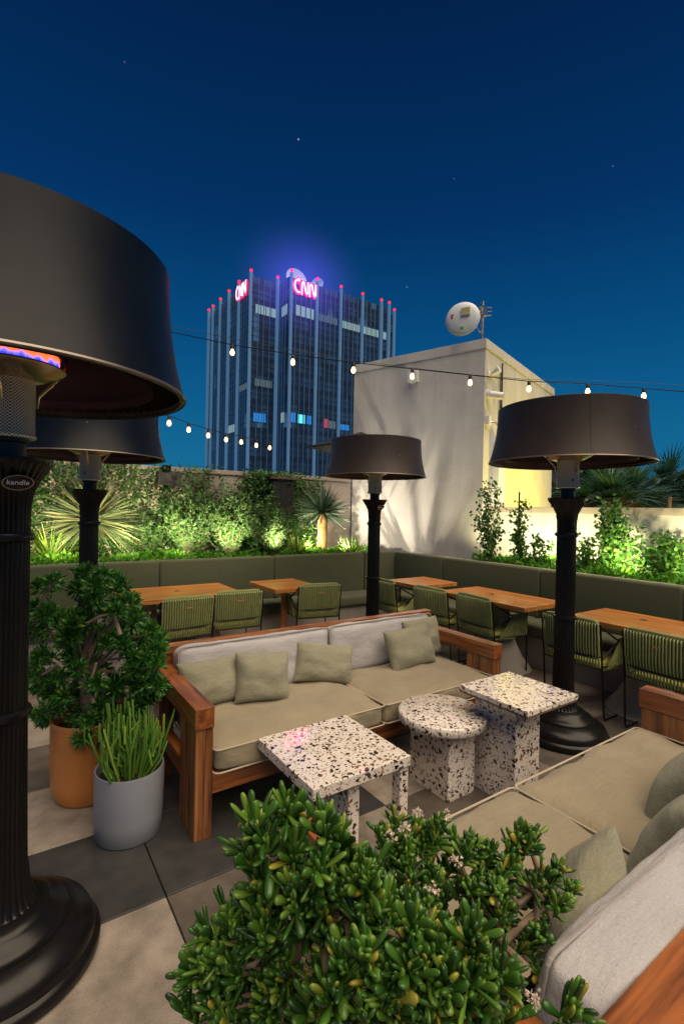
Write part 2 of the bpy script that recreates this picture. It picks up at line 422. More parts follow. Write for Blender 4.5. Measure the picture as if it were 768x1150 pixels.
# ------------------------------------------------------------------ setting
def structure(o): o['kind'] = 'structure'; return o
structure(MB().box(-600, 600, -600, 600, -14.2, -14).obj('ground', simple('city_asphalt', (.03, .03, .035), .9)))
structure(MB().box(-3.2, 6.4, -3.0, 8.2, -.6, -.012).obj('roof_slab', simple('slab_joint', (.012, .011, .010), .9)))
T = .595; U0, V0 = .589, 2.106
LIGHT, MID, DARK, TAN = (.285, .245, .205), (.105, .088, .073), (.037, .037, .038), (.165, .132, .105)
spec = {(-1, 0): DARK, (-1, -1): LIGHT, (0, -1): MID, (0, 0): DARK, (-1, 1): LIGHT, (-1, 2): MID, (-1, 3): LIGHT, (-1, 4): TAN, (0, 1): DARK, (1, -1): LIGHT, (1, 0): DARK, (0, 2): DARK,
        (2, 0): LIGHT, (2, -1): MID, (3, 0): LIGHT, (4, -1): MID, (4, 0): MID, (5, 0): LIGHT, (5, -1): MID, (-2, 0): MID, (-2, 1): LIGHT, (1, -2): MID, (0, -2): LIGHT}
mb = MB(); cols = []
for i in range(-6, 9):
    for j in range(-8, 10):
        x0, y0 = U0+i*T, V0+j*T; g = .003
        c = spec.get((i, j)) or rnd.choice([LIGHT, MID, MID, DARK, TAN])
        k = rnd.uniform(.9, 1.1)
        mb.box(x0+g, x0+T-g, y0+g, y0+T-g, -.03, 0); cols += [tuple(x*k for x in c)+(1,)]*24
fo = mb.obj('deck_floor', M['floor'], bev=.002, seg=1)
ca = fo.data.color_attributes.new('tile', 'FLOAT_COLOR', 'CORNER')
for i, c in enumerate(cols): ca.data[i].color = c
structure(fo)

# garden wall, parapet, bulkhead -------------------------------------
wl = empty('garden_wall', (0, 7.1, 0), label='pale stucco garden wall behind the planting, half covered by ivy', cat='wall')
MB().box(-3.2, 5.06, 0, .2, 0, 2.14).obj('wall_body', M['stucco2'], wl)
MB().box(-3.2, 5.05, -.03, .23, 2.141, 2.205).obj('coping', M['cap'], wl, bev=.006)
MB().box(4.25, 4.95, -.012, -.001, 1.55, 1.9).obj('access_panel', M['stucco2'], wl, bev=.003)
pp = empty('parapet_wall', (6.2, 0, 0), label='low stucco parapet with a stone coping behind the vines at right', cat='wall')
MB().box(0, .2, -3, 4.9, 0, 1.66).obj('wall_body', M['stucco'], pp)
MB().box(-.03, .23, -3, 4.9, 1.661, 1.745).obj('coping', M['cap'], pp, bev=.006)
MB().box(-.035, .12, 4.80, 4.92, 1.746, 2.75).obj('end_post', M['white'], pp, bev=.006)

P0 = Vector((5.8, 4.8)); dl = Vector((-.30, .954)).normalized(); dr = Vector((.954, .30)).normalized()
Hb = 4.215; Ll, Lr = 2.40, 3.6
P1, P2 = P0+dl*Ll, P0+dr*Lr; P3 = P1+dr*Lr
bk = empty('stair_bulkhead', (P0.x, P0.y, 0), label='cream stucco rooftop stair block with a dish on its corner', cat='rooftop block')
q = [tuple(Vector(p)-P0) for p in (P0, P2, P3, P1)]
MB().prism(q, -.5, Hb-.14).obj('wall', M['stucco'], bk)
n_l = -dr*.02; n_r = -dl*.02
q2 = [tuple(Vector(p)-P0) for p in (P0+n_l+n_r, P2+n_r-n_l, P3-n_l-n_r, P1+n_l-n_r)]
MB().prism(q2, Hb-.139, Hb).obj('roof_trim', M['stucco'], bk, bev=.006)
def on_left(a, z, off=.0): p = P0+dl*a-dr*off; return Vector((p.x, p.y, z))
def on_right(a, z, off=.0): p = P0+dr*a-dl*off; return Vector((p.x, p.y, z))
# conduit on the yellow face, a thing of its own
cd = MB().tube([on_right(.62, 4.0, .03), on_right(.62, 3.2, .03), on_right(.66, 2.2, .03)], .012, 6)
cd.tube([on_right(.56, 3.85, .03), on_right(.56, 3.35, .03), on_right(.60, 3.1, .03)], .008, 6)
tag(cd.obj('conduit', M['wire'], smooth=True), 'dark cable conduit running down the yellow lit face of the roof block', 'conduit')

def frame_mat(origin, xdir, ydir):      # matrix: local x -> xdir, local y -> ydir (outward), z up
    m = Matrix.Identity(4)
    z = Vector((0, 0, 1))
    for i, v in enumerate((xdir, ydir, z)):
        for k in range(3): m[k][i] = v[k]
    m.translation = origin; return m
drv, dlv = Vector((dr.x, dr.y, 0)), Vector((dl.x, dl.y, 0))
rt = math.atan2(drv.y, drv.x); lt = math.atan2(-dlv.y, -dlv.x)
def on_face_empty(name, pos, ang, label, cat):
    return empty(name, pos, ang, label, cat)
# local frame: x along wall, -y outward
e = on_face_empty('security_camera', on_right(.10, 3.42), rt, 'white bullet security camera on the corner of the roof block', 'camera')
MB().lathe([(0, 0), (.06, 0), (.06, .04), (0, .04)], 20, Matrix.Translation((0, 0, 0)) @ Matrix.Rotation(R_(90), 4, 'X')).obj('mount', M['white'], e, smooth=True)
cm = Matrix.Translation((.02, -.08, -.02)) @ Matrix.Rotation(R_(25), 4, 'Z') @ Matrix.Rotation(R_(100), 4, 'X')
MB().lathe([(0, -.05), (.05, -.05), (.055, 0), (.055, .14), (.05, .145), (0, .145)], 24, cm).obj('camera_body', M['white'], e, smooth=True)
MB().lathe([(0, .147), (.042, .147), (.042, .152), (0, .152)], 24, cm).obj('lens', M['blk'], e, smooth=True)
e = on_face_empty('junction_box', on_right(.07, 3.02), rt, 'small white junction box below the security camera', 'junction box')
MB().box(-.04, .04, -.07, 0, -.07, .07).obj('box', M['white'], e, bev=.008)
MB().tube([(.02, -.04, -.02), (.1, -.1, -.02), (.14, -.12, -.05)], .012, 8).obj('outlet', M['steel'], e, smooth=True)
e = on_face_empty('floodlight', on_right(.10, 3.72), rt, 'unlit white flood lamp above the security camera', 'lamp')
MB().box(-.04, .04, -.03, 0, -.04, .04).obj('mount', M['white'], e, bev=.006)
MB().lathe([(0, 0), (.03, 0), (.055, .1), (.055, .13), (0, .13)], 20, Matrix.Translation((.03, -.05, 0)) @ Matrix.Rotation(R_(65), 4, 'X')).obj('lamp_head', M['white'], e, smooth=True)
MB().tube([(.06, -.02, -.02), (.22, -.03, -.03), (.28, -.03, -.1), (.28, -.03, -.42)], .01, 6).obj('cable', M['white'], e, smooth=True)
e = on_face_empty('wall_box', on_left(1.18, 3.82), lt, 'small pale sensor box high on the grey side of the roof block', 'sensor')
MB().box(-.09, .09, -.07, 0, -.09, .09).obj('box', M['white'], e, bev=.012)
MB().box(-.05, .05, -.076, -.071, -.02, .02).obj('label_plate', M['conc'], e)

# satellite dish ------------------------------------------------------
mast = on_left(.12, Hb, -.15)
e = empty('satellite_dish', mast, label='round white antenna dish on a steel mast at the roof corner', cat='dish')
dz = .62
MB().tube([(0, 0, -.0), (0, 0, dz)], .028, 12).obj('mast', M['steel'], e, smooth=True)
fwd = -Vector((CF.x, CF.y, 0)).normalized(); fwd = (Matrix.Rotation(R_(-24), 3, 'Z') @ fwd)
ddir = (fwd+Vector((0, 0, .02))).normalized()
side = Vector((0, 0, 1)).cross(ddir).normalized()
ctr = Vector((0, 0, .36))-Vector((CR.x, CR.y, 0))*.30+Vector((0, 0, .0))
fm = Matrix.Identity(4)
for i, v in enumerate((side, ddir.cross(side), ddir)):
    for k in range(3): fm[k][i] = v[k]
fm.translation = ctr
MB().lathe([(0, .05), (.1, .046), (.2, .03), (.252, .0), (.258, -.015), (.25, -.03), (.12, -.05), (0, -.055)], 48, fm).obj('dish', simple('dish_white', (.62, .66, .68), .4, var=.1), e, smooth=True)
MB().box(-.01, .12, .02, .14, .045, .075, fm).obj('electronics_box', M['beigep'], e, bev=.006)
MB().box(-.17, -.10, .0, .07, .036, .04, fm).obj('red_mark', M['redp'], e)
MB().lathe([(0, .04), (.03, .04), (.03, .034), (0, .034)], 20, fm @ Matrix.Translation((.0, -.15, .0))).obj('green_mark', M['greenp'], e)
br = MB().tube([ctr+side*.05+ddir*.02+Vector((0, 0, .08)), Vector((0, 0, .46))], .02, 8)
br.box(-.05, .05, -.05, .05, .40, .54)
for z in (.42, .48, .54): br.tube([Vector((0, 0, z)), Vector((0, 0, z))+Vector((CR.x, CR.y, 0))*.14], .007, 6)
br.tube([ctr+side*.1+Vector((0, 0, -.0)), Vector((0, 0, .12))], .008, 6)
br.obj('bracket', M['steel'], e)

# ------------------------------------------------------------------ tower
def glass_tower():
    m, nt, b = newmat('tower_glass')
    v = coords(nt)
    br = nt.add('ShaderNodeSeparateXYZ'); nt.link(v, br.inputs[0])
    # floors and mullions: one window cell = 1.45 x 3.6 m
    fz = mth(nt, 'FLOOR', mth(nt, 'DIVIDE', br.outputs[2], 3.6)); hx = mth(nt, 'ADD', br.outputs[0], br.outputs[1])
    fx = mth(nt, 'FLOOR', mth(nt, 'DIVIDE', hx, 1.45))
    cb = nt.add('ShaderNodeCombineXYZ'); nt.link(fx, cb.inputs[0]); nt.link(fz, cb.inputs[1])
    wn = nt.add('ShaderNodeTexWhiteNoise', noise_dimensions='2D'); nt.link(cb.outputs[0], wn.inputs['Vector'])
    c = ramp(nt, [(0, (.008, .018, .04)), (.6, (.012, .030, .065)), (1, (.02, .05, .10))], wn.outputs['Value'])
    fr = mth(nt, 'FRACT', mth(nt, 'DIVIDE', br.outputs[2], 3.6))
    sp = mth(nt, 'GREATER_THAN', fr, .62)
    mx = nt.add('ShaderNodeMix', data_type='RGBA'); nt.link(sp, mx.inputs[0]); nt.link(c, mx.inputs[6]); mx.inputs[7].default_value = (.006, .012, .025, 1)
    nt.link(mx.outputs[2], b.inputs['Base Color']); b.inputs['Roughness'].default_value = .32
    b.inputs['Specular IOR Level'].default_value = .3
    # faint blue emission varying from pane to pane, and a few lit rooms
    lit = mth(nt, 'GREATER_THAN', wn.outputs['Value'], .972)
    st = mth(nt, 'MULTIPLY', mth(nt, 'ADD', mth(nt, 'MULTIPLY', lit, .10), mth(nt, 'ADD', .006, mth(nt, 'MULTIPLY', wn.outputs['Value'], .018))), mth(nt, 'SUBTRACT', 1, mth(nt, 'MULTIPLY', sp, .2)))
    b.inputs['Emission Color'].default_value = (.22, .52, 1, 1); nt.link(st, b.inputs['Emission Strength'])
    return m
M['tglass'] = glass_tower()
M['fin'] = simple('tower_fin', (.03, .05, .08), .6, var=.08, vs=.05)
finnt = NT(M['fin']); fb = finnt.n['Principled BSDF']; fb.inputs['Emission Color'].default_value = (.12, .32, .60, 1); fb.inputs['Emission Strength'].default_value = .36  # blue emission paints the light on the fins, which are no lamps
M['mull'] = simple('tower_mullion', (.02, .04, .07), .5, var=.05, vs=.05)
fb = NT(M['mull']).n['Principled BSDF']; fb.inputs['Emission Color'].default_value = (.05, .22, .55, 1); fb.inputs['Emission Strength'].default_value = .15  # mullions also get a painted blue glow of their own
tw = empty('office_tower', (57.7, 109.2, -14), label='dark glass office tower with white fins, red beacons and a lit sign', cat='tower')
TH = 73.6   # roof height above its own ground
X1, Y1 = 37.0, 37.0; NX, NY = -7.3, 5.4
poly = [(0, 0), (X1-4.5, 0), (X1-4.5, 3), (X1, 3), (X1, Y1), (NX, Y1), (NX, NY), (0, NY)]
MB().prism(poly, 0, TH).obj('glass_wall', M['tglass'], tw)
fin = []
def finbox(x, y, nx, ny, name='fin', w=.55, mat='fin', top=.9, dp=.7):
    x0, x1 = (x-w/2, x+w/2) if ny else (x-dp, x+.05); y0, y1 = (y-dp, y+.05) if ny else (y-w/2, y+w/2)
    return (x0, x1, y0, y1, 0, TH+top)
for x in (0.45, 8.0, 15.4, 22.6, 29.2): MB().box(*finbox(x, 0, 0, 1)).obj('fin', M['fin'], tw); fin.append((x, -.35))
for x in (X1-4.95, ): MB().box(*finbox(x, 0, 0, 1)).obj('fin', M['fin'], tw); fin.append((x, -.35))
MB().box(*finbox(X1-.5, 3, 0, 1)).obj('fin', M['fin'], tw); fin.append((X1-.5, 2.6))
for y in (NY+.45, NY+8, NY+15, NY+21.5, NY+27.5, Y1-.5): MB().box(*finbox(NX, y, 1, 0)).obj('fin', M['fin'], tw); fin.append((NX-.35, y))
MB().box(*finbox(-.6, NY, 0, 1, w=.7)).obj('fin', M['fin'], tw); fin.append((-.6, NY-.3))
ml = MB(); k = 0
x = 1.9
while x < X1-5.3:
    ml.box(x-.09, x+.09, -.22, .02, 0, TH); x += 1.48
y = NY+1.9
while y < Y1-1: ml.box(NX-.22, NX+.02, y-.09, y+.09, 0, TH); y += 1.48
for xx in (-5.8, -4.3, -2.6): ml.box(xx-.09, xx+.09, NY-.22, NY+.02, 0, TH)
for yy in (1.4, 2.8, 4.2): ml.box(-.22, .02, yy-.09, yy+.09, 0, TH)
ml.obj('mullions', M['mull'], tw)
fl = MB()
for k in range(1, 20):
    z = k*3.6+1.2
    fl.box(0, X1-4.55, -.12, .02, z, z+.12); fl.box(NX-.12, .02+NX, NY, Y1, z, z+.12); fl.box(NX, -.02, NY-.12, NY+.02, z, z+.12)
fl.obj('floor_bands', simple('floor_band', (.010, .022, .045), .5), tw)
M['litwin'] = emit('lit_window', (.62, .92, .95), .42)
M['litblue'] = emit('lit_window_blue', (.04, .35, 1), .7)
M['litcyan'] = emit('lit_window_cyan', (.15, .85, 1), 1.3)
M['litred'] = emit('lit_window_red', (1, .12, .22), .5)
M['litdim'] = emit('lit_window_dim', (.45, .65, .75), .20)
z2 = TH-9.2
def win(face, a0, a1, z0, z1, mat, name='lit_window', step=1.48):
    m_ = MB(); a = a0
    while a < a1-.2:
        b2 = min(a+step-.22, a1)
        zz0, zz1 = z0, z1
        if face == 'R': m_.box(a, b2, -.18, -.13, zz0, zz1)
        elif face == 'L': m_.box(NX-.18, NX-.13, a, b2, zz0, zz1)
        elif face == 'N': m_.box(a, b2, NY-.18, NY-.13, zz0, zz1)
        elif face == 'M': m_.box(-.18, -.13, a, b2, zz0, zz1)
        a += step
    return m_.obj(name, M[mat], tw)
win('R', 1.9, 7.2, z2, z2+2.6, 'litwin'); win('R', 8.8, 14.8, z2+.2, z2+1.9, 'litdim'); win('R', 16.2, 22.0, z2, z2+1.9, 'litwin'); win('R', 23.3, 28.6, z2, z2+2.0, 'litwin'); win('R', 30, 31.6, z2, z2+2.0, 'litwin')
win('N', NX+.8, -.9, z2+.2, z2+2.4, 'litwin'); win('M', .6, 3.6, z2, z2+2.5, 'litwin')
win('N', NX+1.0, -1.6, z2-18, z2-16.2, 'litdim'); win('N', NX+.8, -3.2, z2-27, z2-24.8, 'litblue'); win('M', 1.0, 2.8, z2-27, z2-24.5, 'litwin')
win('R', 1.2, 2.6, z2-27, z2-24.6, 'litblue'); win('R', 3.2, 5.2, z2-27, z2-24.8, 'litcyan'); win('R', 5.8, 7.2, z2-27, z2-24.8, 'litblue')
win('R', 11.0, 12.1, z2-27.3, z2-25, 'litred'); win('R', 12.4, 14.6, z2-27.3, z2-25.3, 'litdim'); win('R', 16.2, 19.0, z2-27.3, z2-25.8, 'litblue')
win('M', .9, 2.6, z2-42, z2-40, 'litdim'); win('R', 4.4, 7.2, z2-57, z2-54.8, 'litdim'); win('M', .9, 2.6, z2-57, z2-54.8, 'litdim'); win('R', 17.0, 21.0, z2-44, z2-43.4, 'litdim')
win('L', NY+10, NY+14.2, z2-28.5, z2-26.5, 'litwin'); win('L', NY+1.6, NY+7, z2-18.5, z2-17, 'litdim')
for (x, y) in fin+[]:
    bb = bmesh.new(); bmesh.ops.create_icosphere(bb, subdivisions=2, radius=.40)
    o = bmobj(bb, 'beacon', M['red'], tw, Matrix.Translation((x, y, TH+1.5)), 0)
    MB().tube([(x, y, TH-.2), (x, y, TH+1.2)], .1, 6).obj('beacon_post', M['mull'], o)
# sign letters (stroke built): thick red letters with a pale inline
def stroke(mb, pts, w, y0, y1, mat):
    n = len(pts)
    L, Rr = [], []
    for i, (x, z) in enumerate(pts):
        a = Vector(pts[max(i-1, 0)]); b = Vector(pts[min(i+1, n-1)]); c = Vector((x, z))
        t = (b-a).normalized(); nn = Vector((-t.y, t.x))
        s = 1.0
        if 0 < i < n-1:
            t1 = (c-a).normalized(); s = 1/max(.45, abs(t1.dot(t)))
        L.append(c+nn*w/2*s); Rr.append(c-nn*w/2*s)
    vs = [(p.x, y0, p.y) for p in L]+[(p.x, y0, p.y) for p in Rr]+[(p.x, y1, p.y) for p in L]+[(p.x, y1, p.y) for p in Rr]
    fs = []
    for i in range(n-1):
        fs += [(i, i+1, n+i+1, n+i), (2*n+i, 3*n+i, 3*n+i+1, 2*n+i+1), (i, 2*n+i, 2*n+i+1, i+1), (n+i, n+i+1, 3*n+i+1, 3*n+i)]
    fs += [(0, n, 3*n, 2*n), (n-1, 2*n-1+0, 4*n-1, 3*n-1)]
    mb.add(vs, fs, mat)
def letters():
    C = [(2.0, 3.35), (1.5, 3.55)]+[(1.5+1.45*math.cos(R_(a)), 2.0+1.55*math.sin(R_(a))) for a in range(90, 271, 20)]+[(2.0, .5)]
    def N(x): return [(x, .1), (x, 2.75), (x+.35, 3.3), (x+.8, 3.1), (x+1.5, .95), (x+1.9, .55), (x+2.25, .95), (x+2.25, 3.55)]
    return [C, N(2.75), N(5.75)]
SGN = []
def sign(mat, group):
    outer = MB(); inner = MB()
    for p in letters():
        stroke(outer, p, 1.0, -.25, 0, mat); stroke(inner, p, .34, -.32, -.26, mat)
    e = empty('rooftop_sign', (0, 0, 0)); e.parent = tw; e.name = 'sign'
    outer.obj('letters', M['sign_red'], e); inner.obj('letter_inline', M['sign_white'], e)
sA = 0.78
sign(Matrix.Translation((1.2, -.4, TH-4.0)) @ Matrix.Diagonal((sA*.98, 1, 1.0, 1)), 0)
sign(Matrix.Translation((NX-.4, NY+9.2, TH-3.6)) @ Matrix.Rotation(R_(-90), 4, 'Z') @ Matrix.Diagonal((sA, 1, 1.0, 1)), 0)
# roof dishes on the tower
def roofdish(px, py, r, ex):
    md = Matrix.Translation(ex) @ Matrix.Rotation(math.atan2(-CF.x, CF.y)+R_(py), 4, 'Z') @ Matrix.Rotation(R_(px), 4, 'X')
    return MB().lathe([(0, -.25*r), (.5*r, -.2*r), (.85*r, -.07*r), (r, 0), (.98*r, .05*r), (.5*r, -.12*r), (0, -.18*r)], 32, md)
M['tdish'] = simple('grey_dish', (.45, .5, .58), .6); NT(M['tdish']).n['Principled BSDF'].inputs['Emission Color'].default_value = (.4, .5, .9, 1); NT(M['tdish']).n['Principled BSDF'].inputs['Emission Strength'].default_value = .13  # faint bluish emission stands in for light falling on the dishes
d1 = roofdish(80, 35, 3.2, (7.0, 9, TH+4.5)); d1.tube([(7, 9.5, TH-.1), (7, 9.5, TH+4)], .3, 8); d1.obj('roof_dish', M['tdish'], tw, smooth=True)
d2 = roofdish(90, -10, 1.7, (13.0, 8, TH+4.6)); d2.tube([(13, 8.5, TH-.1), (13, 8.5, TH+4)], .25, 8); d2.obj('roof_dish', M['tdish'], tw, smooth=True)
# haze with its own emission, painting the sign's violet halo
def haze():
    bm = bmesh.new(); bmesh.ops.create_icosphere(bm, subdivisions=4, radius=1)
    m = bpy.data.materials.new('self_glow_haze'); m.use_nodes = True; nt = NT(m)
    nt.n.remove(nt.n['Principled BSDF'])
    tc = nt.add('ShaderNodeTexCoord'); ln = nt.add('ShaderNodeVectorMath', operation='LENGTH'); nt.link(tc.outputs['Object'], ln.inputs[0])
    f = mth(nt, 'MAXIMUM', mth(nt, 'SUBTRACT', 1, ln.outputs['Value']), 0.)
    f = mth(nt, 'MULTIPLY', mth(nt, 'POWER', f, 2.3), .05)
    em = nt.add('ShaderNodeEmission'); em.inputs[0].default_value = (.12, .09, 1, 1); nt.link(f, em.inputs['Strength'])
    nt.link(em.outputs[0], nt.n['Material Output'].inputs['Volume'])
    o = bmobj(bm, 'self_glow_haze', m, None, None, 0)
    o.location = (59.5, 106.5, 57.0); o.scale = (20, 16, 17)
    tag(o, 'violet self-glowing haze painting the halo round the lit tower sign', 'haze', kind='stuff')
haze()

# ------------------------------------------------------------------ banquette
BH = 1.015; BV, BU = 6.0, 5.18
def banq(name, label, axis):
    e = empty(name, (0, 0, 0), label=label, cat='banquette')
    def B(a0, a1, d0, d1, z0, z1):      # a along the run, d depth from the back line (towards the room)
        if axis == 'X': return MB().box(a0, a1, BV-d1, BV-d0, z0, z1)
        return MB().box(BU-d1, BU-d0, a0, a1, z0, z1)
    if axis == 'X': runs = [-3.0, -1.5, .02, 1.50, 2.98, 4.48, BU-.02]; lo, hi = -3.0, BU-.56
    else: runs = [-1.2, .6, 1.9, 3.35, 4.86, BV-.12]; lo, hi = -1.2, BV-.02
    B(lo, hi if axis == 'X' else BV+.0, -.06, 0, 0, BH-.02).obj('back_board', M['green'], e, bev=.01)
    for a, b in zip(runs[:-1], runs[1:]):
        o = B(a+.004, b-.004, .002, .115, .44, BH).obj('back_panel', M['green'], e, bev=.03, seg=4); o.data.polygons.foreach_set('use_smooth', [True]*len(o.data.polygons))
        if axis == 'X' and b > hi: b = hi
        if axis == 'Y' and b > BV-.13: b = BV-.13
        o = B(a+.004, b-.004, .12, .56, .33, .465).obj('seat_cushion', M['green'], e, bev=.035, seg=4); o.data.polygons.foreach_set('use_smooth', [True]*len(o.data.polygons))
    B(lo, hi, .04, .50, 0, .325).obj('plinth', M['conc'], e, bev=.004)
banq('banquette', 'long olive green banquette along the back of the terrace, in front of the feathery shrubs', 'X')
banq('banquette', 'long olive green banquette on the right, in front of the vines and low parapet', 'Y')
# planter soil behind both runs
structure(MB().box(-3.1, 5.1, BV+.065, 7.095, 0, .95).obj('planter_soil_back', M['soil']))
structure(MB().box(BU+.065, 6.19, -2.9, 5.9, 0, .93).obj('planter_soil_side', M['soil']))
MBk = MB().box(BU+.062, BU+.14, -1.2, 5.2, .90, 1.0); tag(MBk.obj('planter_kerb', M['cap'], bev=.005), 'narrow stone edge of the planter behind the right banquette', 'planter edge')

# ------------------------------------------------------------------ dining tables
def table(x0, x1, y0, y1, axis, label, ped, grommets, leg='cone'):
    cx, cy = (x0+x1)/2, (y0+y1)/2
    e = empty('dining_table', (cx, cy, 0), label=label, cat='table', group='wooden dining tables along the banquettes')
    MB().box(x0-cx, x1-cx, y0-cy, y1-cy, .712, .757).obj('tabletop', M['table'+axis], e, bev=.004)
    for gx, gy in grommets:
        MB().lathe([(0, .7595), (.020, .7595), (.028, .7585), (.028, .756), (0, .756)], 20, Matrix.Translation((gx, gy, 0))).obj('cable_cap', M['blk'], e, smooth=True)
    for px_, py_ in ped:
        mt = Matrix.Translation((px_, py_, 0))
        if leg == 'cone':
            MB().lathe([(0, .001), (.31, .001), (.315, .012), (.29, .05), (.22, .14), (.15, .28), (.105, .45), (.085, .60), (.09, .68), (.13, .705), (.13, .711), (0, .711)], 48, mt).obj('pedestal', M['conc'], e, smooth=True)
        else:
            MB().lathe([(0, .001), (.20, .001), (.20, .012), (.05, .03), (.038, .06), (.038, .69), (.09, .705), (.09, .711), (0, .711)], 32, mt).obj('pedestal', M['ygtrunk'] if leg == 'x' else M['tableX'], e, smooth=True)
    return e
table(.93, 2.10, 4.84, 5.60, 'X', 'long wooden table by the back banquette, nearest the dark potted shrub', [(-.3, 0), (.3, 0)], [(0, .02)])
table(2.46, 3.06, 4.84, 5.54, 'X', 'small square wooden table with violet sheen by the back banquette', [(0, 0)], [], 'pole')
table(4.09, 4.75, 4.30, 4.90, 'Y', 'small square wooden table near the banquette corner, just right of the middle heater', [(0, 0)], [])
table(4.06, 4.73, 2.83, 3.96, 'Y', 'long wooden table by the right banquette, left of the right heater pole', [(.0, -.05)], [(.02, .1)])
table(4.12, 4.78, 1.30, 2.45, 'Y', 'long wooden table running out of the picture right of the right heater', [(.02, .05)], [(.08, .12)])

# ------------------------------------------------------------------ chairs
def make_chair():
    e = empty('dining_chair', (0, 0, 0), cat='chair', group='green cord chairs at the dining tables')
    W = .255; r = .008
    fr = {}
    side_pts = lambda s: [(s*W, -.275, .775), (s*W, -.235, .44), (s*W*1.02, -.20, .03), (s*W*1.02, -.18, .010), (s*W*1.02, .20, .010), (s*W*1.02, .225, .03), (s*W, .225, .60), (s*W, .21, .615), (s*W, .02, .615), (s*W, -.272, .765)]
    for s in (-1, 1):
        mb = MB().tube(side_pts(s), r, 8)
        mb.tube([(s*W, .02, .612), (s*W, -.235, .50)], r*.9, 8); mb.tube([(s*W, -.238, .44), (s*W, .225, .40)], r*.9, 8)
        mb.obj('side_frame', M['wire'], e, smooth=True)
    bar = lambda pts, rr: MB().tube(pts, rr, 8).obj('cross_bar', M['wire'], e, smooth=True)
    bar([(-W, -.275, .775), (W, -.275, .775)], r); bar([(-W, -.245, .52), (-.12, -.275, .515), (.12, -.275, .515), (W, -.245, .52)], r*.85)
    bar([(-W, -.235, .42), (W, -.235, .42)], r); bar([(-W, .225, .40), (W, .225, .40)], r)
    cd = MB(); n = 22
    for i in range(n):
        x = -W+.016+(2*W-.032)*i/(n-1)
        bow = .028*(1-(x/W)**2)
        cd.tube([(x, -.270, .787), (x, -.284-bow*.3, .775), (x*.99, -.262-bow, .60), (x*.97, -.238-bow*.5, .43), (x*.97, -.21, .405)], .0068, 5)
        cd.tube([(x*.97, -.21, .405), (x, 0, .392), (x, .228, .408)], .0068, 4)
    cd.obj('cord_shell', M['chairc'], e, smooth=True)
    for s in (-1, 1):
        ac = MB()
        for i in range(13):
            t = i/12; ya = .02+.20*t; yb = -.16+.375*t
            ac.tube([(s*W, ya, .624), (s*(W+.007), ya, .61), (s*(W+.003), yb, .415)], .0065, 4)
        ac.tube([(s*W, .015, .622), (s*W, .225, .622)], .014, 6)
        ac.obj('arm_cords', M['chairc'], e, smooth=True)
    bmobj(cushion_mesh(.44, .42, .05, .02, .012, 3, .003, 8), 'seat_cushion', M['chairp'], e, Matrix.Translation((0, .0, .432)), 1)
    bm = cushion_mesh(.46, .045, .33, .018, .0, 4, .003, 8)
    bmobj(bm, 'back_cushion', M['chairb'], e, Matrix.Translation((0, -.240, .648)) @ Matrix.Rotation(R_(7), 4, 'X'), 1)
    MB().box(-.028, .028, -.3135, -.3105, .705, .713).obj('maker_tag', M['orange'], e)
    return e
ch = make_chair()
chairs = [(1.42, 4.86, 3, 'dark green cord chair at the back long table, left one, beside the dark shrub'),
          (2.00, 4.96, -4, 'green cord chair at the right end of the long back table'),
          (3.02, 4.98, -12, 'green cord chair angled at the small violet lit back table'),
          (4.12, 4.68, -92, 'green cord chair half behind the middle heater pole, at the corner table'),
          (4.18, 3.94, -88, 'green cord chair seen just left of the brightest right-hand chair back, by the long table'),
          (4.22, 3.33, -95, 'green cord chair with pale top edge at the long table, left of the right heater'),
          (4.16, 2.28, -90, 'green cord chair partly hidden behind the right heater pole'),
          (4.17, 1.60, -92, 'green cord chair nearest the right edge, with an orange maker tag')]
for i, (x, y, a, lab) in enumerate(chairs):
    c = ch if i == 0 else copy_tree(ch)
    c.location = (x, y+.0, 0); c.rotation_euler = (0, 0, R_(a)); c['label'] = lab

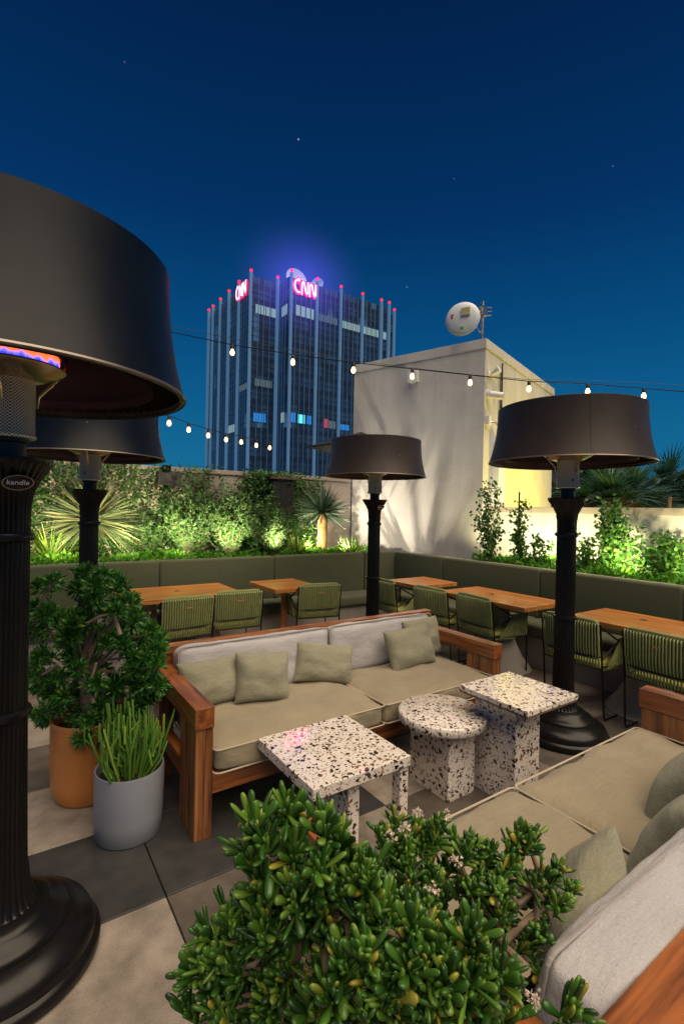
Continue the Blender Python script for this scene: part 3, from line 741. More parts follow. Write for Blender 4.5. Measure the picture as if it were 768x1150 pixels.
# ------------------------------------------------------------------ sofas (local: x along, front at y=0 facing -y)
def sofa(loc, rz, Lx, D, label, splits, railw, seed):
    e = empty('lounge_sofa', loc, rz, label, 'sofa', 'teak framed lounge sofas')
    A = .098; H = .66
    for s, x0 in ((0, 0), (1, Lx-A)):
        arm = MB().box(x0, x0+A, 0, D-.02, H-.105, H).obj('armrest', M['teakY'], e, bev=.004)
        MB().box(x0+.008, x0+A-.002, .012, .27, 0, H-.106).obj('leg', M['teakF'], e, bev=.004)
        MB().box(x0+.006, x0+A-.004, D-.14, D-.03, 0, H-.106).obj('leg', M['teakZ'], e, bev=.004)
        MB().box(x0+.02, x0+A-.02, .271, D-.141, .205, .30).obj('side_rail', M['teakY'], e, bev=.003)
    MB().box(A-.002, Lx-A+.002, .03, .075, .205, .308).obj('front_rail', M['teakX'], e, bev=.004)
    sl = MB()
    for k in range(12): x = A+.05+(Lx-2*A-.1)*k/12; sl.box(x, x+.11, .08, D-.06, .27, .30)
    sl.obj('seat_slats', M['teakY'], e)
    MB().box(.0, Lx, D-railw, D, .728, .782).obj('back_rail', M['teakX'], e, bev=.005)
    bp = MB()
    MB().box(.02, Lx-.02, D-.06, D-.02, .30, .727).obj('back_board', M['teakX'], e, bev=.003)
    xs = [A+.004]+splits+[Lx-A-.004]
    for i, (a, b) in enumerate(zip(xs[:-1], xs[1:])):
        w, d = b-a-.006, D-railw-.03
        o = bmobj(cushion_mesh(w, d, .135, .03, .034, seed+i, .020, 22), 'seat_cushion', M['seat'], e, Matrix.Translation(((a+b)/2, .0+d/2, .3085+.0675)), 1)
        pm = MB(); pm.tube(rim_pipe(w+.006, d+.012, .058), .0045, 6); pm.tube(rim_pipe(w+.006, d+.012, -.058), .0045, 6)
        pm.obj('piping', M['pipe'], o).location = ((a+b)/2, d/2, .3085+.0675)
        # back cushion leaning on the rail
        bt = .135 if railw < .1 else .165; hh = .35
        m4 = Matrix.Translation(((a+b)/2, D-railw-(.070 if railw < .1 else .085), .428+hh/2)) @ Matrix.Rotation(R_(-9), 4, 'X')
        bm = cushion_mesh(w-.0, hh, bt, .045, .022, seed+10+i, .013, 22)
        o2 = bmobj(bm, 'back_cushion', M['backf'], e, m4 @ Matrix.Rotation(R_(90), 4, 'X'), 1)
        pm = MB(); pm.tube(rim_pipe(w+.002, hh+.002, .055), .0045, 6, mat=m4 @ Matrix.Rotation(R_(90), 4, 'X'))
        pm.tube(rim_pipe(w+.002, hh+.002, -.055), .0045, 6, mat=m4 @ Matrix.Rotation(R_(90), 4, 'X'))
        pm.obj('piping', M['pipeb'], o2)
    return e
SL = 2.335
sofa((.781, 2.355, 0), 0, SL, .83, 'teak sofa with five cushions facing the terrazzo tables, behind them', [1.20], .075, 1)
sofa((.781+SL, 1.345, 0), math.pi, SL, 1.13, 'teak sofa in the right foreground seen from behind its back cushions', [1.235], .22, 5)
def pillow(loc, w, h, t, rz, tilt, roll, seed, label):
    bm = pillow_mesh(w, h, t, seed)
    m = Matrix.Rotation(R_(rz), 4, 'Z') @ Matrix.Rotation(R_(tilt), 4, 'X') @ Matrix.Rotation(R_(roll), 4, 'Y')
    o = bmobj(bm, 'throw_pillow', M['pil'], None, m, 1); o.location = loc
    tag(o, label, 'pillow', 'olive throw pillows on the sofas')
    return o
S1 = 2.355
pillow((1.075, S1+.53, .59), .46, .29, .15, 3, -24, 0, 1, 'olive pillow in the left corner of the far sofa, behind another')
pillow((1.34, S1+.43, .60), .36, .31, .16, -10, -20, 4, 2, 'olive pillow standing second from the left on the far sofa')
pillow((1.86, S1+.53, .575), .44, .28, .15, -16, -22, 8, 3, 'olive pillow lying alone on the far sofa between its two seats')
pillow((2.60, S1+.46, .60), .48, .32, .16, 2, -22, -2, 4, 'olive pillow at the right end of the far sofa, in front')
pillow((2.86, S1+.60, .61), .44, .32, .15, 6, -14, 0, 5, 'olive pillow at the right end of the far sofa, tucked behind its neighbour')
pillow((2.38, .80, .58), .60, .36, .22, 184, -38, 4, 6, 'olive pillow on the near sofa, farthest right, by the wooden arm')
pillow((1.86, .64, .62), .56, .38, .20, 176, -28, -6, 7, 'olive pillow leaning on the near sofa back at the right edge, middle one')
pillow((1.24, .68, .60), .38, .38, .17, 205, -16, 34, 8, 'olive pillow on the near sofa with one corner pointing up by the jade plant')

# ------------------------------------------------------------------ terrazzo tables
def tzt(name, x, y, label, cat='coffee table'):
    return empty(name, (x, y, 0), label=label, cat=cat, group='terrazzo coffee tables between the sofas')
e = tzt('terrazzo_table', 1.385, 2.058, 'low square terrazzo table reflecting the pink tower sign')
MB().box(-.28, .28, -.278, .282, .397, .45).obj('tabletop', M['terz'], e, bev=.004)
MB().box(-.052, .012, -.22, .22, 0, .396).obj('leg', M['terz'], e, bev=.003)
MB().box(.222, .274, -.268, -.208, 0, .396).obj('leg', M['terz'], e, bev=.003)
MB().box(.0125, .221, .10, .16, 0, .395).obj('leg', M['terz'], e, bev=.003)
e = tzt('terrazzo_table', 2.20, 2.085, 'round terrazzo table between two square ones')
MB().lathe([(0, .395), (.258, .395), (.265, .402), (.265, .443), (.258, .45), (0, .45)], 72).obj('tabletop', M['terz'], e, smooth=True, sharp=60)
MB().box(-.11, .11, -.16, .16, 0, .394).obj('leg', M['terz'], e, bev=.003)
e = tzt('terrazzo_table', 2.485, 1.77, 'tallest square terrazzo table, right of the round one')
MB().box(-.237, .237, -.235, .235, .592, .62).obj('tabletop', M['terz'], e, bev=.003)
MB().box(-.232, .232, -.23, .23, .580, .591).obj('top_underlay', simple('brown_board', (.16, .10, .06), .6), e)
MB().box(-.125, .10, -.085, .20, 0, .579).obj('leg', M['terz'], e, bev=.003)

# ------------------------------------------------------------------ heaters
def flame_mat():
    m, nt, b = newmat('burner_flame')
    v = coords(nt); sx = nt.add('ShaderNodeSeparateXYZ'); nt.link(v, sx.inputs[0])
    h = mth(nt, 'DIVIDE', mth(nt, 'SUBTRACT', sx.outputs[2], 2.0995), .038)
    n = noisetex(nt, coords(nt, (28, 28, 8)), 1, 3)
    t = mth(nt, 'ADD', h, mth(nt, 'MULTIPLY', mth(nt, 'SUBTRACT', n, .5), 1.6))
    c = ramp(nt, [(.0, (.02, .03, .6)), (.28, (.15, .12, 1)), (.42, (1, .12, .05)), (.75, (1, .10, .02)), (1, (.25, .01, .01))], t)
    e_ = nt.add('ShaderNodeEmission'); e_.inputs[1].default_value = 2.6; nt.link(c, e_.inputs[0]); nt.link(e_.outputs[0], nt.n['Material Output'].inputs[0])
    return m
M['flame'] = flame_mat()
def mesh_mat():
    m, nt, b = newmat('perforated_steel')
    tc = nt.add('ShaderNodeTexCoord'); sx = nt.add('ShaderNodeSeparateXYZ'); nt.link(tc.outputs['Object'], sx.inputs[0])
    an = nt.add('ShaderNodeMath', operation='ARCTAN2'); nt.link(sx.outputs[0], an.inputs[0]); nt.link(sx.outputs[1], an.inputs[1])
    cb = nt.add('ShaderNodeCombineXYZ'); nt.link(mth(nt, 'MULTIPLY', an.outputs[0], .075), cb.inputs[0]); nt.link(sx.outputs[2], cb.inputs[1])
    mp = nt.add('ShaderNodeMapping'); mp.inputs['Scale'].default_value = (130, 130, 130); mp.inputs['Rotation'].default_value = (0, 0, R_(45)); nt.link(cb.outputs[0], mp.inputs[0])
    s2 = nt.add('ShaderNodeSeparateXYZ'); nt.link(mp.outputs[0], s2.inputs[0])
    fx = mth(nt, 'SUBTRACT', mth(nt, 'FRACT', s2.outputs[0]), .5); fy = mth(nt, 'SUBTRACT', mth(nt, 'FRACT', s2.outputs[1]), .5)
    d = mth(nt, 'ADD', mth(nt, 'MULTIPLY', fx, fx), mth(nt, 'MULTIPLY', fy, fy))
    hole = mth(nt, 'LESS_THAN', d, .11)
    c = ramp(nt, [(0, (.88, .83, .72)), (1, (.10, .085, .06))], hole)
    nt.link(c, b.inputs['Base Color']); b.inputs['Metallic'].default_value = .2; b.inputs['Roughness'].default_value = .35
    return m
M['perf'] = mesh_mat()
def make_heater():
    e = empty('patio_heater', (0, 0, 0), cat='patio heater', group='shaded gas patio heaters')
    # base: stepped cast foot
    MB().lathe([(0, 0), (.305, 0), (.318, .012), (.318, .04), (.308, .05), (.300, .056), (.302, .07), (.285, .105), (.235, .135), (.215, .140), (.215, .150), (.198, .168), (.165, .180), (.160, .192), (.145, .205), (.118, .212), (0, .212)], 72).obj('base', M['iron'], e, smooth=True, sharp=50)
    FL = 28
    MB().lathe([(.108, .213, .0), (.104, .22, .006), (.088, .27, .006), (.077, .36, .006), (.073, .6, .006), (.070, .88, .006), (.069, 1.0, .006), (.069, 1.49, .006)], FL*8, flute=FL).obj('pole', M['iron'], e, smooth=True, sharp=80)
    for z in (.885, 1.50):
        MB().lathe([(.070, z-.016), (.080, z-.012), (.084, z), (.080, z+.012), (.070, z+.016)], 48).obj('collar', M['iron'], e, smooth=True)
    MB().lathe([(.069, 1.505, .006), (.070, 1.60, .006), (.078, 1.655, .006), (.100, 1.70, .007), (.130, 1.745, .007), (.136, 1.757, .0), (.136, 1.772, .0), (.055, 1.775, .0), (0, 1.775, 0)], FL*8, flute=FL).obj('flared_neck', M['iron'], e, smooth=True, sharp=60)
    MB().lathe([(.052, 1.776), (.052, 1.825), (.060, 1.83), (.060, 1.842), (0, 1.842)], 40).obj('gas_tube', M['blk'], e, smooth=True)
    MB().lathe([(.0, 1.843), (.080, 1.843), (.083, 1.852), (.077, 1.858), (.077, 2.045), (.0, 2.045)], 64).obj('burner_screen', M['perf'], e, smooth=True, sharp=50)
    MB().lathe([(.0, 2.0455), (.085, 2.0455), (.12, 2.058), (.165, 2.082), (.172, 2.088), (.168, 2.094), (.150, 2.098), (0, 2.099)], 64).obj('burner_pan', M['brass'], e, smooth=True)
    MB().lathe([(.0, 2.0995), (.150, 2.0995), (.150, 2.137), (0, 2.137)], 64).obj('flame_ring', M['flame'], e, smooth=True, sharp=50)
    MB().lathe([(.0, 2.1375), (.155, 2.1375), (.150, 2.16), (.0, 2.18)], 48).obj('burner_cap', M['shadein'], e, smooth=True)
    bmk = MB()
    for k in range(3):
        a = 2*math.pi*k/3+.2; c, s_ = math.cos(a), math.sin(a)
        bmk.tube([(.083*c, .083*s_, 1.96), (.088*c, .088*s_, 2.0), (.17*c, .17*s_, 2.10), (.20*c, .20*s_, 2.25), (.26*c, .26*s_, 2.44)], .006, 6)
    bmk.obj('shade_bracket', M['brass'], e, smooth=True)
    # shade: concave flare; outer skin, inner skin, top
    def rr(t): return .522+.063*(1-t)**2.2
    prof = [(rr(i/14), 2.04+.43*i/14) for i in range(15)]
    sh = MB().lathe([(.572, 2.040)]+prof+[(.512, 2.476), (.40, 2.488), (0, 2.497)], 96).obj('shade', M['shade'], e, smooth=True, sharp=50)
    MB().lathe([(.571, 2.041)]+[(r-.012, z) for r, z in prof[0:]]+[(0, 2.47)], 96).obj('shade_lining', M['shadein'], e, smooth=True)
    MB().lathe([(.586, 2.036), (.590, 2.040), (.588, 2.046), (.568, 2.046), (.566, 2.038)], 96).obj('rim', M['rimm'], e, smooth=True)
    for k in range(3):
        a = 2*math.pi*k/3+.35; r_ = rr(.5)
        MB().lathe([(0, 0), (.006, 0), (.005, .003), (0, .004)], 10, Matrix.Rotation(a, 4, 'Z') @ Matrix.Translation((r_-.001, 0, 2.255)) @ Matrix.Rotation(R_(90), 4, 'Y')).obj('screw', M['rimm'], e, smooth=True)
    sm = MB(); A0, A1 = 3.92, 3.945; vv = []
    for i in range(15):
        r_ = prof[i][0]+.0022
        vv += [(r_*math.cos(A0), r_*math.sin(A0), prof[i][1]), (r_*math.cos(A1), r_*math.sin(A1), prof[i][1])]
    sm.add(vv, [(2*i, 2*i+1, 2*i+3, 2*i+2) for i in range(14)]); so_ = sm.obj('shade_seam', M['shade'], e)
    lv = MB()
    for k in range(90):
        a = 2*math.pi*k/90; mt = Matrix.Rotation(a, 4, 'Z')
        lv.add([(.470, -.010, 2.062), (.562, -.010, 2.050), (.560, .002, 2.072), (.472, .002, 2.084)], [(0, 1, 2, 3)], mt)
    lv.lathe([(.468, 2.058), (.468, 2.090)], 96)
    lv.obj('louver_ring', M['shadein'], e)
    kn = MB().lathe([(0, 0), (.014, 0), (.014, .02), (0, .02)], 16, Matrix.Translation((-.05, -.058, 1.90)) @ Matrix.Rotation(R_(130), 4, 'Z') @ Matrix.Rotation(R_(90), 4, 'X'))
    kn.obj('knob', M['blk'], e, smooth=True)
    # oval name plate on the neck
    pl = MB().lathe([(0, 0), (.046, 0), (.048, .003), (.046, .006), (0, .006)], 48, Matrix.Diagonal((1, .62, 1, 1)))
    po = pl.obj('name_plate', M['plate'], e, smooth=True)
    ring = MB().lathe([(.0435, .0065), (.0435, .0085), (.0475, .0085), (.0475, .0065), (.0435, .0065)], 48, Matrix.Diagonal((1, .62, 1, 1))); ring.obj('plate_rim', M['steel'], po, smooth=True)
    cu = bpy.data.curves.new('lettering', 'FONT'); cu.body = 'kandle'; cu.size = .026; cu.extrude = .001; cu.align_x = 'CENTER'; cu.align_y = 'CENTER'
    tmp = bpy.data.objects.new('tmp', cu); col.objects.link(tmp)
    dg = bpy.context.evaluated_depsgraph_get(); me = bpy.data.meshes.new_from_object(tmp.evaluated_get(dg)); bpy.data.objects.remove(tmp)
    me.materials.clear(); me.materials.append(M['white'])
    lo = bpy.data.objects.new('lettering', me); col.objects.link(lo); lo.parent = po; lo.location = (0, 0, .0075)
    return e, po
HEAT = [((.012, 2.110), 'huge black patio heater in the left foreground with its burner alight', 1),
        ((3.453, 2.066), 'black patio heater standing right of the terrazzo tables', 1),
        ((3.45, 4.37), 'patio heater in the middle, farthest back, against the cream roof block', 1),
        ((.565, 4.40), 'patio heater half hidden behind the big left shade and potted shrub', 1)]
h0, plate0 = make_heater()
for i, ((x, y), lab, _) in enumerate(HEAT):
    hh = h0 if i == 0 else copy_tree(h0)
    hh.location = (x, y, 0); hh['label'] = lab
    hh.scale = (1.01, 1.01, 1.02) if i == 0 else (1, 1, 1)
    for c_ in hh.children:
        nm = c_.name.split('.')[0]
        if nm in ('shade', 'shade_seam'):
            c_.material_slots[0].link = 'OBJECT'; c_.material_slots[0].material = M['shade_unlit'] if i in (0, 3) else M['shade']  # the two left heaters take the copy painted as unlit
        if nm in ('shade', 'shade_seam', 'screw', 'shade_lining', 'rim', 'louver_ring'):      # the front one has a slightly deeper shade
            c_.scale = (1, 1, 1.05) if i == 0 else (.97, .97, .93); c_.location = (0, 0, -.1235 if i == 0 else .133)
    pl = [c for c in hh.children if c.name.startswith('name_plate')][0]
    to = Vector((-x, -y, 0)).normalized()      # plate faces the lounge
    a = math.atan2(to.y, to.x)
    if i == 0: a += R_(14)
    if i in (1, 3): a += R_(150)
    if i == 2: a += R_(40)
    pl.matrix_parent_inverse = Matrix.Identity(4)
    pl.location = (.104*math.cos(a), .104*math.sin(a), 1.690)
    pl.rotation_euler = Matrix.Rotation(a+R_(90), 3, 'Z').to_4x4().to_euler() if False else (Matrix.Rotation(a+R_(90), 3, 'Z') @ Matrix.Rotation(R_(90+32), 3, 'X')).to_euler()

# ------------------------------------------------------------------ potted plants on the deck
# terracotta pot + dense shrub
pc = Vector((.43, 3.13, 0))
e = empty('plant_pot', pc, label='round orange terracotta pot under the dense dark shrub', cat='pot')
MB().lathe([(0, 0), (.17, 0), (.185, .02), (.202, .10), (.205, .42), (.208, .44), (.200, .45), (.190, .44), (.188, .38), (0, .38)], 64).obj('pot', M['terra'], e, smooth=True, sharp=60)
MB().lathe([(0, .381), (.187, .381)], 40).obj('soil', M['soil'], e)
e = empty('bonsai_shrub', (pc.x, pc.y, .385), label='dense dark green shrub with pale twisting branches in the orange pot', cat='shrub')
DEP = pc.dot(CF)
def shrub():
    cl = []
    spots = [(60, 690), (75, 720), (50, 740), (55, 660), (95, 665), (110, 655), (130, 660), (105, 680), (125, 690), (145, 700), (160, 715), (170, 740), (165, 760), (150, 745), (120, 720), (90, 745), (65, 765), (45, 765),
             (100, 770), (130, 770), (155, 785), (170, 775), (75, 790), (55, 800), (95, 800), (120, 800), (140, 805), (85, 820), (60, 780), (110, 825), (90, 700), (140, 725), (100, 650), (140, 680), (178, 725), (40, 715), (35, 690), (80, 700), (145, 760), (110, 745)]
    for (px, py) in spots:
        for k in range(6):
            D = DEP+rnd.uniform(-.32, .20)
            p = at(px+rnd.uniform(-9, 9), py+rnd.uniform(-9, 9), D); cl.append(p-Vector((pc.x, pc.y, .385)))
    fo = MB(); br = MB()
    c0 = sum(cl, Vector())/len(cl)
    for p in cl:
        ax = ((p-c0).normalized()+Vector((0, 0, .55))).normalized()
        R0 = rnd.uniform(.07, .10)
        for k in range(88):
            d = (ax*rnd.uniform(.1, 1.3)+runit()*.95).normalized()
            s0 = p+d*R0*rnd.uniform(.1, .45)
            L = rnd.uniform(.028, .046); w = rnd.uniform(.006, .0095)
            fo.fat(s0, d, L, w, 4, .6) if False else fo.leaf(s0, d, runit(), L, w)
    leafobj(fo, 'foliage', M['needle'], e)
    # limbs
    base = Vector((0, 0, -.005))
    hub = [Vector((-.02, 0, .16)), Vector((.04, .02, .24)), Vector((-.05, -.03, .30))]
    br.tube([base, hub[0]*.5, hub[0]], [.055, .045, .04], 10); br.tube([hub[0], hub[1]], [.04, .028], 8); br.tube([hub[0], hub[2]], [.036, .026], 8)
    for p in cl[::9]:
        h = min(hub, key=lambda q: (q-p).length); m = (h+p)/2+runit()*.05
        br.tube([h, h.lerp(m, .6)+runit()*.02, m, p], [.013, .011, .008, .004], 6)
    br.obj('trunk', M['bark'], e, smooth=True)
    # pale limbs that show at the front of the crown
    for pts in (((135, 713), (128, 690), (113, 692), (98, 700), (85, 702)), ((66, 745), (58, 752), (48, 758)), ((105, 790), (100, 770), (108, 745)), ((60, 650), (40, 690), (36, 715))):
        P = [at(px, py, DEP-.29+.03*i/len(pts)+rnd.uniform(-.01, .01))-Vector((pc.x, pc.y, .385)) for i, (px, py) in enumerate(pts)]
        P.append(P[0].lerp(hub[1], .6)) if False else None
        MB().tube(P, [.011-.006*i/len(pts) for i in range(len(pts))], 8).obj('branch', M['bark'], e, smooth=True)
shrub()
# grey pot + pencil plant
gc = Vector((.545, 2.645, 0))
e = empty('plant_pot', gc, label='oval blue grey glazed pot beside the sofa leg', cat='pot')
MB().lathe([(0, 0), (.150, 0), (.158, .006), (.162, .10), (.166, .325), (.163, .332), (.154, .330), (.152, .28), (0, .28)], 64).obj('pot', M['greypot'], e, smooth=True, sharp=60)
MB().lathe([(0, .281), (.151, .281)], 40).obj('soil', M['soil'], e)
e = empty('pencil_plant', (gc.x, gc.y, .285), label='bright green pencil stems growing from the grey pot', cat='plant')
st = MB()
for k in range(58):
    a = rnd.uniform(0, 6.283); r0 = rnd.uniform(0, .10); p = Vector((r0*math.cos(a), r0*math.sin(a), -.01))
    hgt = rnd.uniform(.13, .30) if k > 14 else rnd.uniform(.28, .40)
    d = Vector((p.x*rnd.uniform(.3, 1.3), p.y*rnd.uniform(.3, 1.3), hgt)); m = p+d*.5+Vector((p.x, p.y, 0))*.3
    q = p+d+Vector((rnd.uniform(-.03, .03), rnd.uniform(-.03, .03), 0)); rr = rnd.uniform(.0048, .0072)
    st.tube([p, m, q, q+Vector((0, 0, .006))], [rr, rr, rr*.9, rr*.3], 6)
    if k < 45:
        for b in range(rnd.randint(1, 2)):
            s0 = p.lerp(q, rnd.uniform(.45, .75)); dv = Vector((rnd.uniform(-.05, .05), rnd.uniform(-.05, .05), rnd.uniform(.08, .17)))
            st.tube([s0, s0+Vector((dv.x, dv.y, dv.z*.35)), s0+dv, s0+dv+Vector((0, 0, .005))], [rr*.85, rr*.85, rr*.75, rr*.2], 5)
# long side arm
st.tube([Vector((.08, 0, 0)), Vector((.15, -.02, .10)), Vector((.20, -.03, .26)), Vector((.21, -.03, .30))], [.007, .007, .006, .002], 6)
st.obj('stems', M['stick'], e, smooth=True)

# foreground jade plant ------------------------------------------------
JP = Vector((.40, .70, 0))
e = empty('planter', JP, label='grey concrete planter under the jade plant in the foreground', cat='pot')
MB().lathe([(0, 0), (.17, 0), (.2, .03), (.235, .50), (.225, .51), (.215, .50), (.21, .45), (0, .45)], 48).obj('pot', M['conc'], e, smooth=True, sharp=60)
MB().lathe([(0, .451), (.21, .451)], 40).obj('soil', M['soil'], e)
e = empty('jade_plant', (JP.x, JP.y, .455), label='big jade plant with glossy finger leaves filling the bottom foreground', cat='plant')
def jade():
    rnd.seed(23)
    off = Vector((JP.x, JP.y, .455))
    near = [(278, 930), (272, 958), (292, 945), (318, 912), (335, 925), (360, 930), (378, 948), (325, 955), (300, 978), (345, 975), (285, 990), (395, 975), (372, 985), (410, 1000), (430, 1015), (440, 1040), (405, 1030), (385, 1015), (360, 1020), (330, 1015), (308, 1010), (415, 1060), (345, 1000)]
    left = [(250, 1035), (228, 1052), (262, 1060), (240, 1078), (215, 1085), (275, 1085), (225, 1108), (255, 1105), (290, 1110), (205, 1140), (240, 1138), (275, 1135), (300, 1140), (208, 1090), (265, 1030)]
    back = [(430, 940), (445, 925), (470, 935), (495, 930), (515, 945), (485, 955), (460, 960), (440, 965), (510, 970), (540, 950), (560, 960), (550, 985), (525, 995), (575, 985), (490, 990), (465, 985), (592, 940), (606, 945), (620, 985), (640, 980), (655, 1000), (630, 1010), (610, 1005), (645, 1015), (570, 1010), (540, 1020), (500, 1015), (580, 1040), (600, 1060), (560, 1050), (450, 1000), (520, 1035), (595, 1085), (600, 1110), (610, 1135), (590, 1130)]
    front = [(465, 1045), (495, 1060), (520, 1070), (480, 1085), (540, 1085), (560, 1105), (450, 1080), (440, 1110), (470, 1115), (500, 1110), (530, 1120), (550, 1135), (420, 1100), (400, 1125), (430, 1140), (470, 1145), (510, 1145), (385, 1085), (370, 1120), (345, 1135), (575, 1145), (655, 1135)]
    back = back+[(rnd.uniform(430, 618), rnd.uniform(930, 1095)) for k in range(62)]
    front = front+[(rnd.uniform(390, 600), rnd.uniform(1050, 1150)) for k in range(24)]
    near = near+[(rnd.uniform(285, 430), rnd.uniform(960, 1075)) for k in range(20)]
    left = left+[(rnd.uniform(225, 330), rnd.uniform(1045, 1150)) for k in range(26)]+[(rnd.uniform(360, 430), rnd.uniform(1060, 1150)) for k in range(10)]
    groups = [(near, .86, .047, .0074, 30), (left, .92, .042, .0068, 30), (back, 1.08, .030, .0062, 36), (front, .80, .050, .0076, 28)]
    fo = MB(); br = MB(); fl = MB(); ends = []
    for pts, D0, L0, r0, nl in groups:
        for (px, py) in pts+([(rnd.uniform(545, 608), rnd.uniform(1085, 1150)) for _ in range(6)] if D0 < .8 else []):
            D = D0+rnd.uniform(-.05, .05)
            p = at(420+(px-420)*(.95 if px < 420 else .925), py+4, D)-off
            ctr = at(420, 1150, .95)-off
            ax = ((p-ctr).normalized()*.7+Vector((0, 0, .9))-CF*.15).normalized()
            ends.append(p-ax*.02)
            for k in range(nl):
                sp = rnd.random()
                d = (ax*(1.25-sp*.75)+runit()*(.25+.6*sp)).normalized()
                s0 = p+ax*rnd.uniform(-.03, .01)+d*rnd.uniform(.0, .010)
                fo.fat(s0, d, L0*rnd.uniform(.5, 1.35), r0*rnd.uniform(.62, 1.2), 7, .56)
    # darker under-storey filling the crown's volume
    for k in range(70):
        px = rnd.uniform(235, 620); py = rnd.uniform(1000, 1150); p = at(px, py, rnd.uniform(.98, 1.22))-off
        for j in range(24):
            d = (Vector((0, 0, .7))+runit()*.9).normalized(); fo.fat(p+d*.005, d, rnd.uniform(.02, .035), rnd.uniform(.005, .008), 6, .62)
        ends.append(p)
    leafobj(fo, 'foliage', M['jade'], e)
    # trunks seen through the leaves: the pale forked one at lower left centre
    root = Vector((0, 0, -.01))
    tk = [at(318, 1150, .95)-off, at(318, 1110, .93)-off, at(322, 1075, .91)-off]
    br.tube([root, root.lerp(tk[0], .6)+Vector((.0, 0, .04)), *tk], [.04, .032, .024, .021, .019], 12)
    f1 = [at(322, 1078, .91)-off, at(345, 1050, .89)-off, at(365, 1030, .88)-off, at(385, 1012, .87)-off]
    f2 = [at(320, 1082, .91)-off, at(310, 1050, .90)-off, at(296, 1020, .89)-off, at(283, 985, .88)-off, at(276, 960, .88)-off]
    f3 = [at(345, 1052, .89)-off, at(332, 1025, .88)-off, at(330, 990, .87)-off, at(330, 950, .87)-off]
    br.tube(f1, [.018, .014, .011, .007], 10); br.tube(f2, [.014, .011, .009, .008, .006], 10); br.tube(f3, [.015, .011, .009, .006], 8)
    t2 = [Vector((.03, .0, 0)), at(480, 1150, 1.0)-off, at(470, 1080, 1.0)-off]
    br.tube(t2, [.035, .02, .014], 10)
    t3 = [Vector((.03, .05, 0)), at(540, 1120, 1.08)-off, at(555, 1040, 1.09)-off, at(600, 1000, 1.1)-off, at(603, 975, 1.1)-off, at(596, 955, 1.1)-off]
    br.tube(t3, [.03, .017, .011, .008, .006, .005], 8)
    t4 = [at(590, 1090, .95)-off, at(563, 1060, 1.05)-off, at(620, 1010, 1.1)-off]
    br.tube(t4, [.012, .009, .006], 8)
    nodes = tk+f1+f2+t2[1:]+t3[1:4]
    for p in ends[::2]:
        n_ = min(nodes, key=lambda q: (q-p).length)
        if (n_-p).length < .02: continue
        m = n_.lerp(p, .5)+runit()*.015-Vector((0, 0, .01))
        br.tube([n_, m, p], [.006, .005, .004], 6)
    br.obj('branches', M['bark'], e, smooth=True)
    for (px, py, D) in ((470, 915, 1.08), (455, 935, 1.06), (512, 968, 1.04), (500, 918, 1.08), (440, 940, 1.06), (600, 1125, .8), (420, 985, 1.0), (485, 1000, 1.02)):
        p = at(px, py, D-.03)-off; fl = MB()
        for k in range(15):
            d = (runit()+Vector((0, 0, .8))-CF*.5).normalized(); q = p+d*rnd.uniform(.004, .014)
            for j in range(5): fl.leaf(q, (d+runit()*.9), d, .0075, .0018)
        leafobj(fl, 'flower', M['jadef'], e)
jade()

# ------------------------------------------------------------------ back planter planting
rnd.seed(5)
def tuft(name, x, y, z, n, L, w, mat, up, label, cat, group=None, droop=.6, squash=1.):
    e = empty(name, (x, y, z), label=label, cat=cat, group=group); mb = MB()
    for k in range(n):
        a = rnd.uniform(0, 6.283); el = rnd.uniform(up, 1.35)
        d = Vector((math.cos(a)*math.cos(el), math.sin(a)*math.cos(el), math.sin(el)))
        mb.blade(Vector((math.cos(a), math.sin(a), 0))*rnd.uniform(0, .05), d, L*rnd.uniform(.65, 1.1), w*rnd.uniform(.7, 1.1), droop*rnd.uniform(.5, 1.3), 5, twist=rnd.uniform(-.6, .6))
    leafobj(mb, 'blades', M[mat], e); return e
def fan_plant(name, x, y, z0, zc, n, L, w, mat, trunk, label, low=-.45, droop=.25, tmat='ygtrunk', tr=.07):
    e = empty(name, (x, y, z0), label=label, cat='tree' if trunk else 'plant'); mb = MB()
    c = Vector((0, 0, zc-z0))
    for k in range(n):
        a = rnd.uniform(0, 6.283); el = math.asin(rnd.uniform(low, 1))
        d = Vector((math.cos(a)*math.cos(el), math.sin(a)*math.cos(el), math.sin(el)))
        mb.blade(c+d*.04, d, L*rnd.uniform(.8, 1.05), w*rnd.uniform(.8, 1.2), droop*rnd.uniform(.4, 1.4), 4, twist=rnd.uniform(-1.4, 1.4))
    leafobj(mb, 'blades', M[mat], e)
    tb = MB().tube([(0, 0, -.02), (.01, 0, (zc-z0)*.5), (0, 0, zc-z0+.03)], [tr*1.05, tr*.85, tr*.95], 14)
    for k in range(60):       # shaggy bark tags
        a = rnd.uniform(0, 6.283); zz = rnd.uniform(0, zc-z0); tb.blade((math.cos(a)*tr*.9, math.sin(a)*tr*.9, zz), (math.cos(a)*.5, math.sin(a)*.5, -1), .07, .010, .2, 2)
    tb.obj('trunk', M[tmat], e, smooth=True)
    return e
PZ = .95
q = at(103, 586, 6.15); fan_plant('spiky_yucca', q.x, q.y, PZ, q.z, 680, .62, .010, 'yucca', False, 'large ball of thin pale blades behind the left heater pole', -.55, .35, tr=.06)
q = at(362, 578, 7.75); fan_plant('dragon_tree', q.x, q.y, PZ, q.z+.02, 260, .50, .014, 'drag', True, 'small spiky dragon tree with a lit orange trunk before the pale wall', -.35, .35, tr=.085)
q = at(57, 605, 6.0); tuft('flax_plant', q.x, q.y, PZ, 110, .52, .016, 'flax', .55, 'brightly lit yellow green flax clump at the far left of the planter', 'plant', 'flax clumps in the back planter', .5)
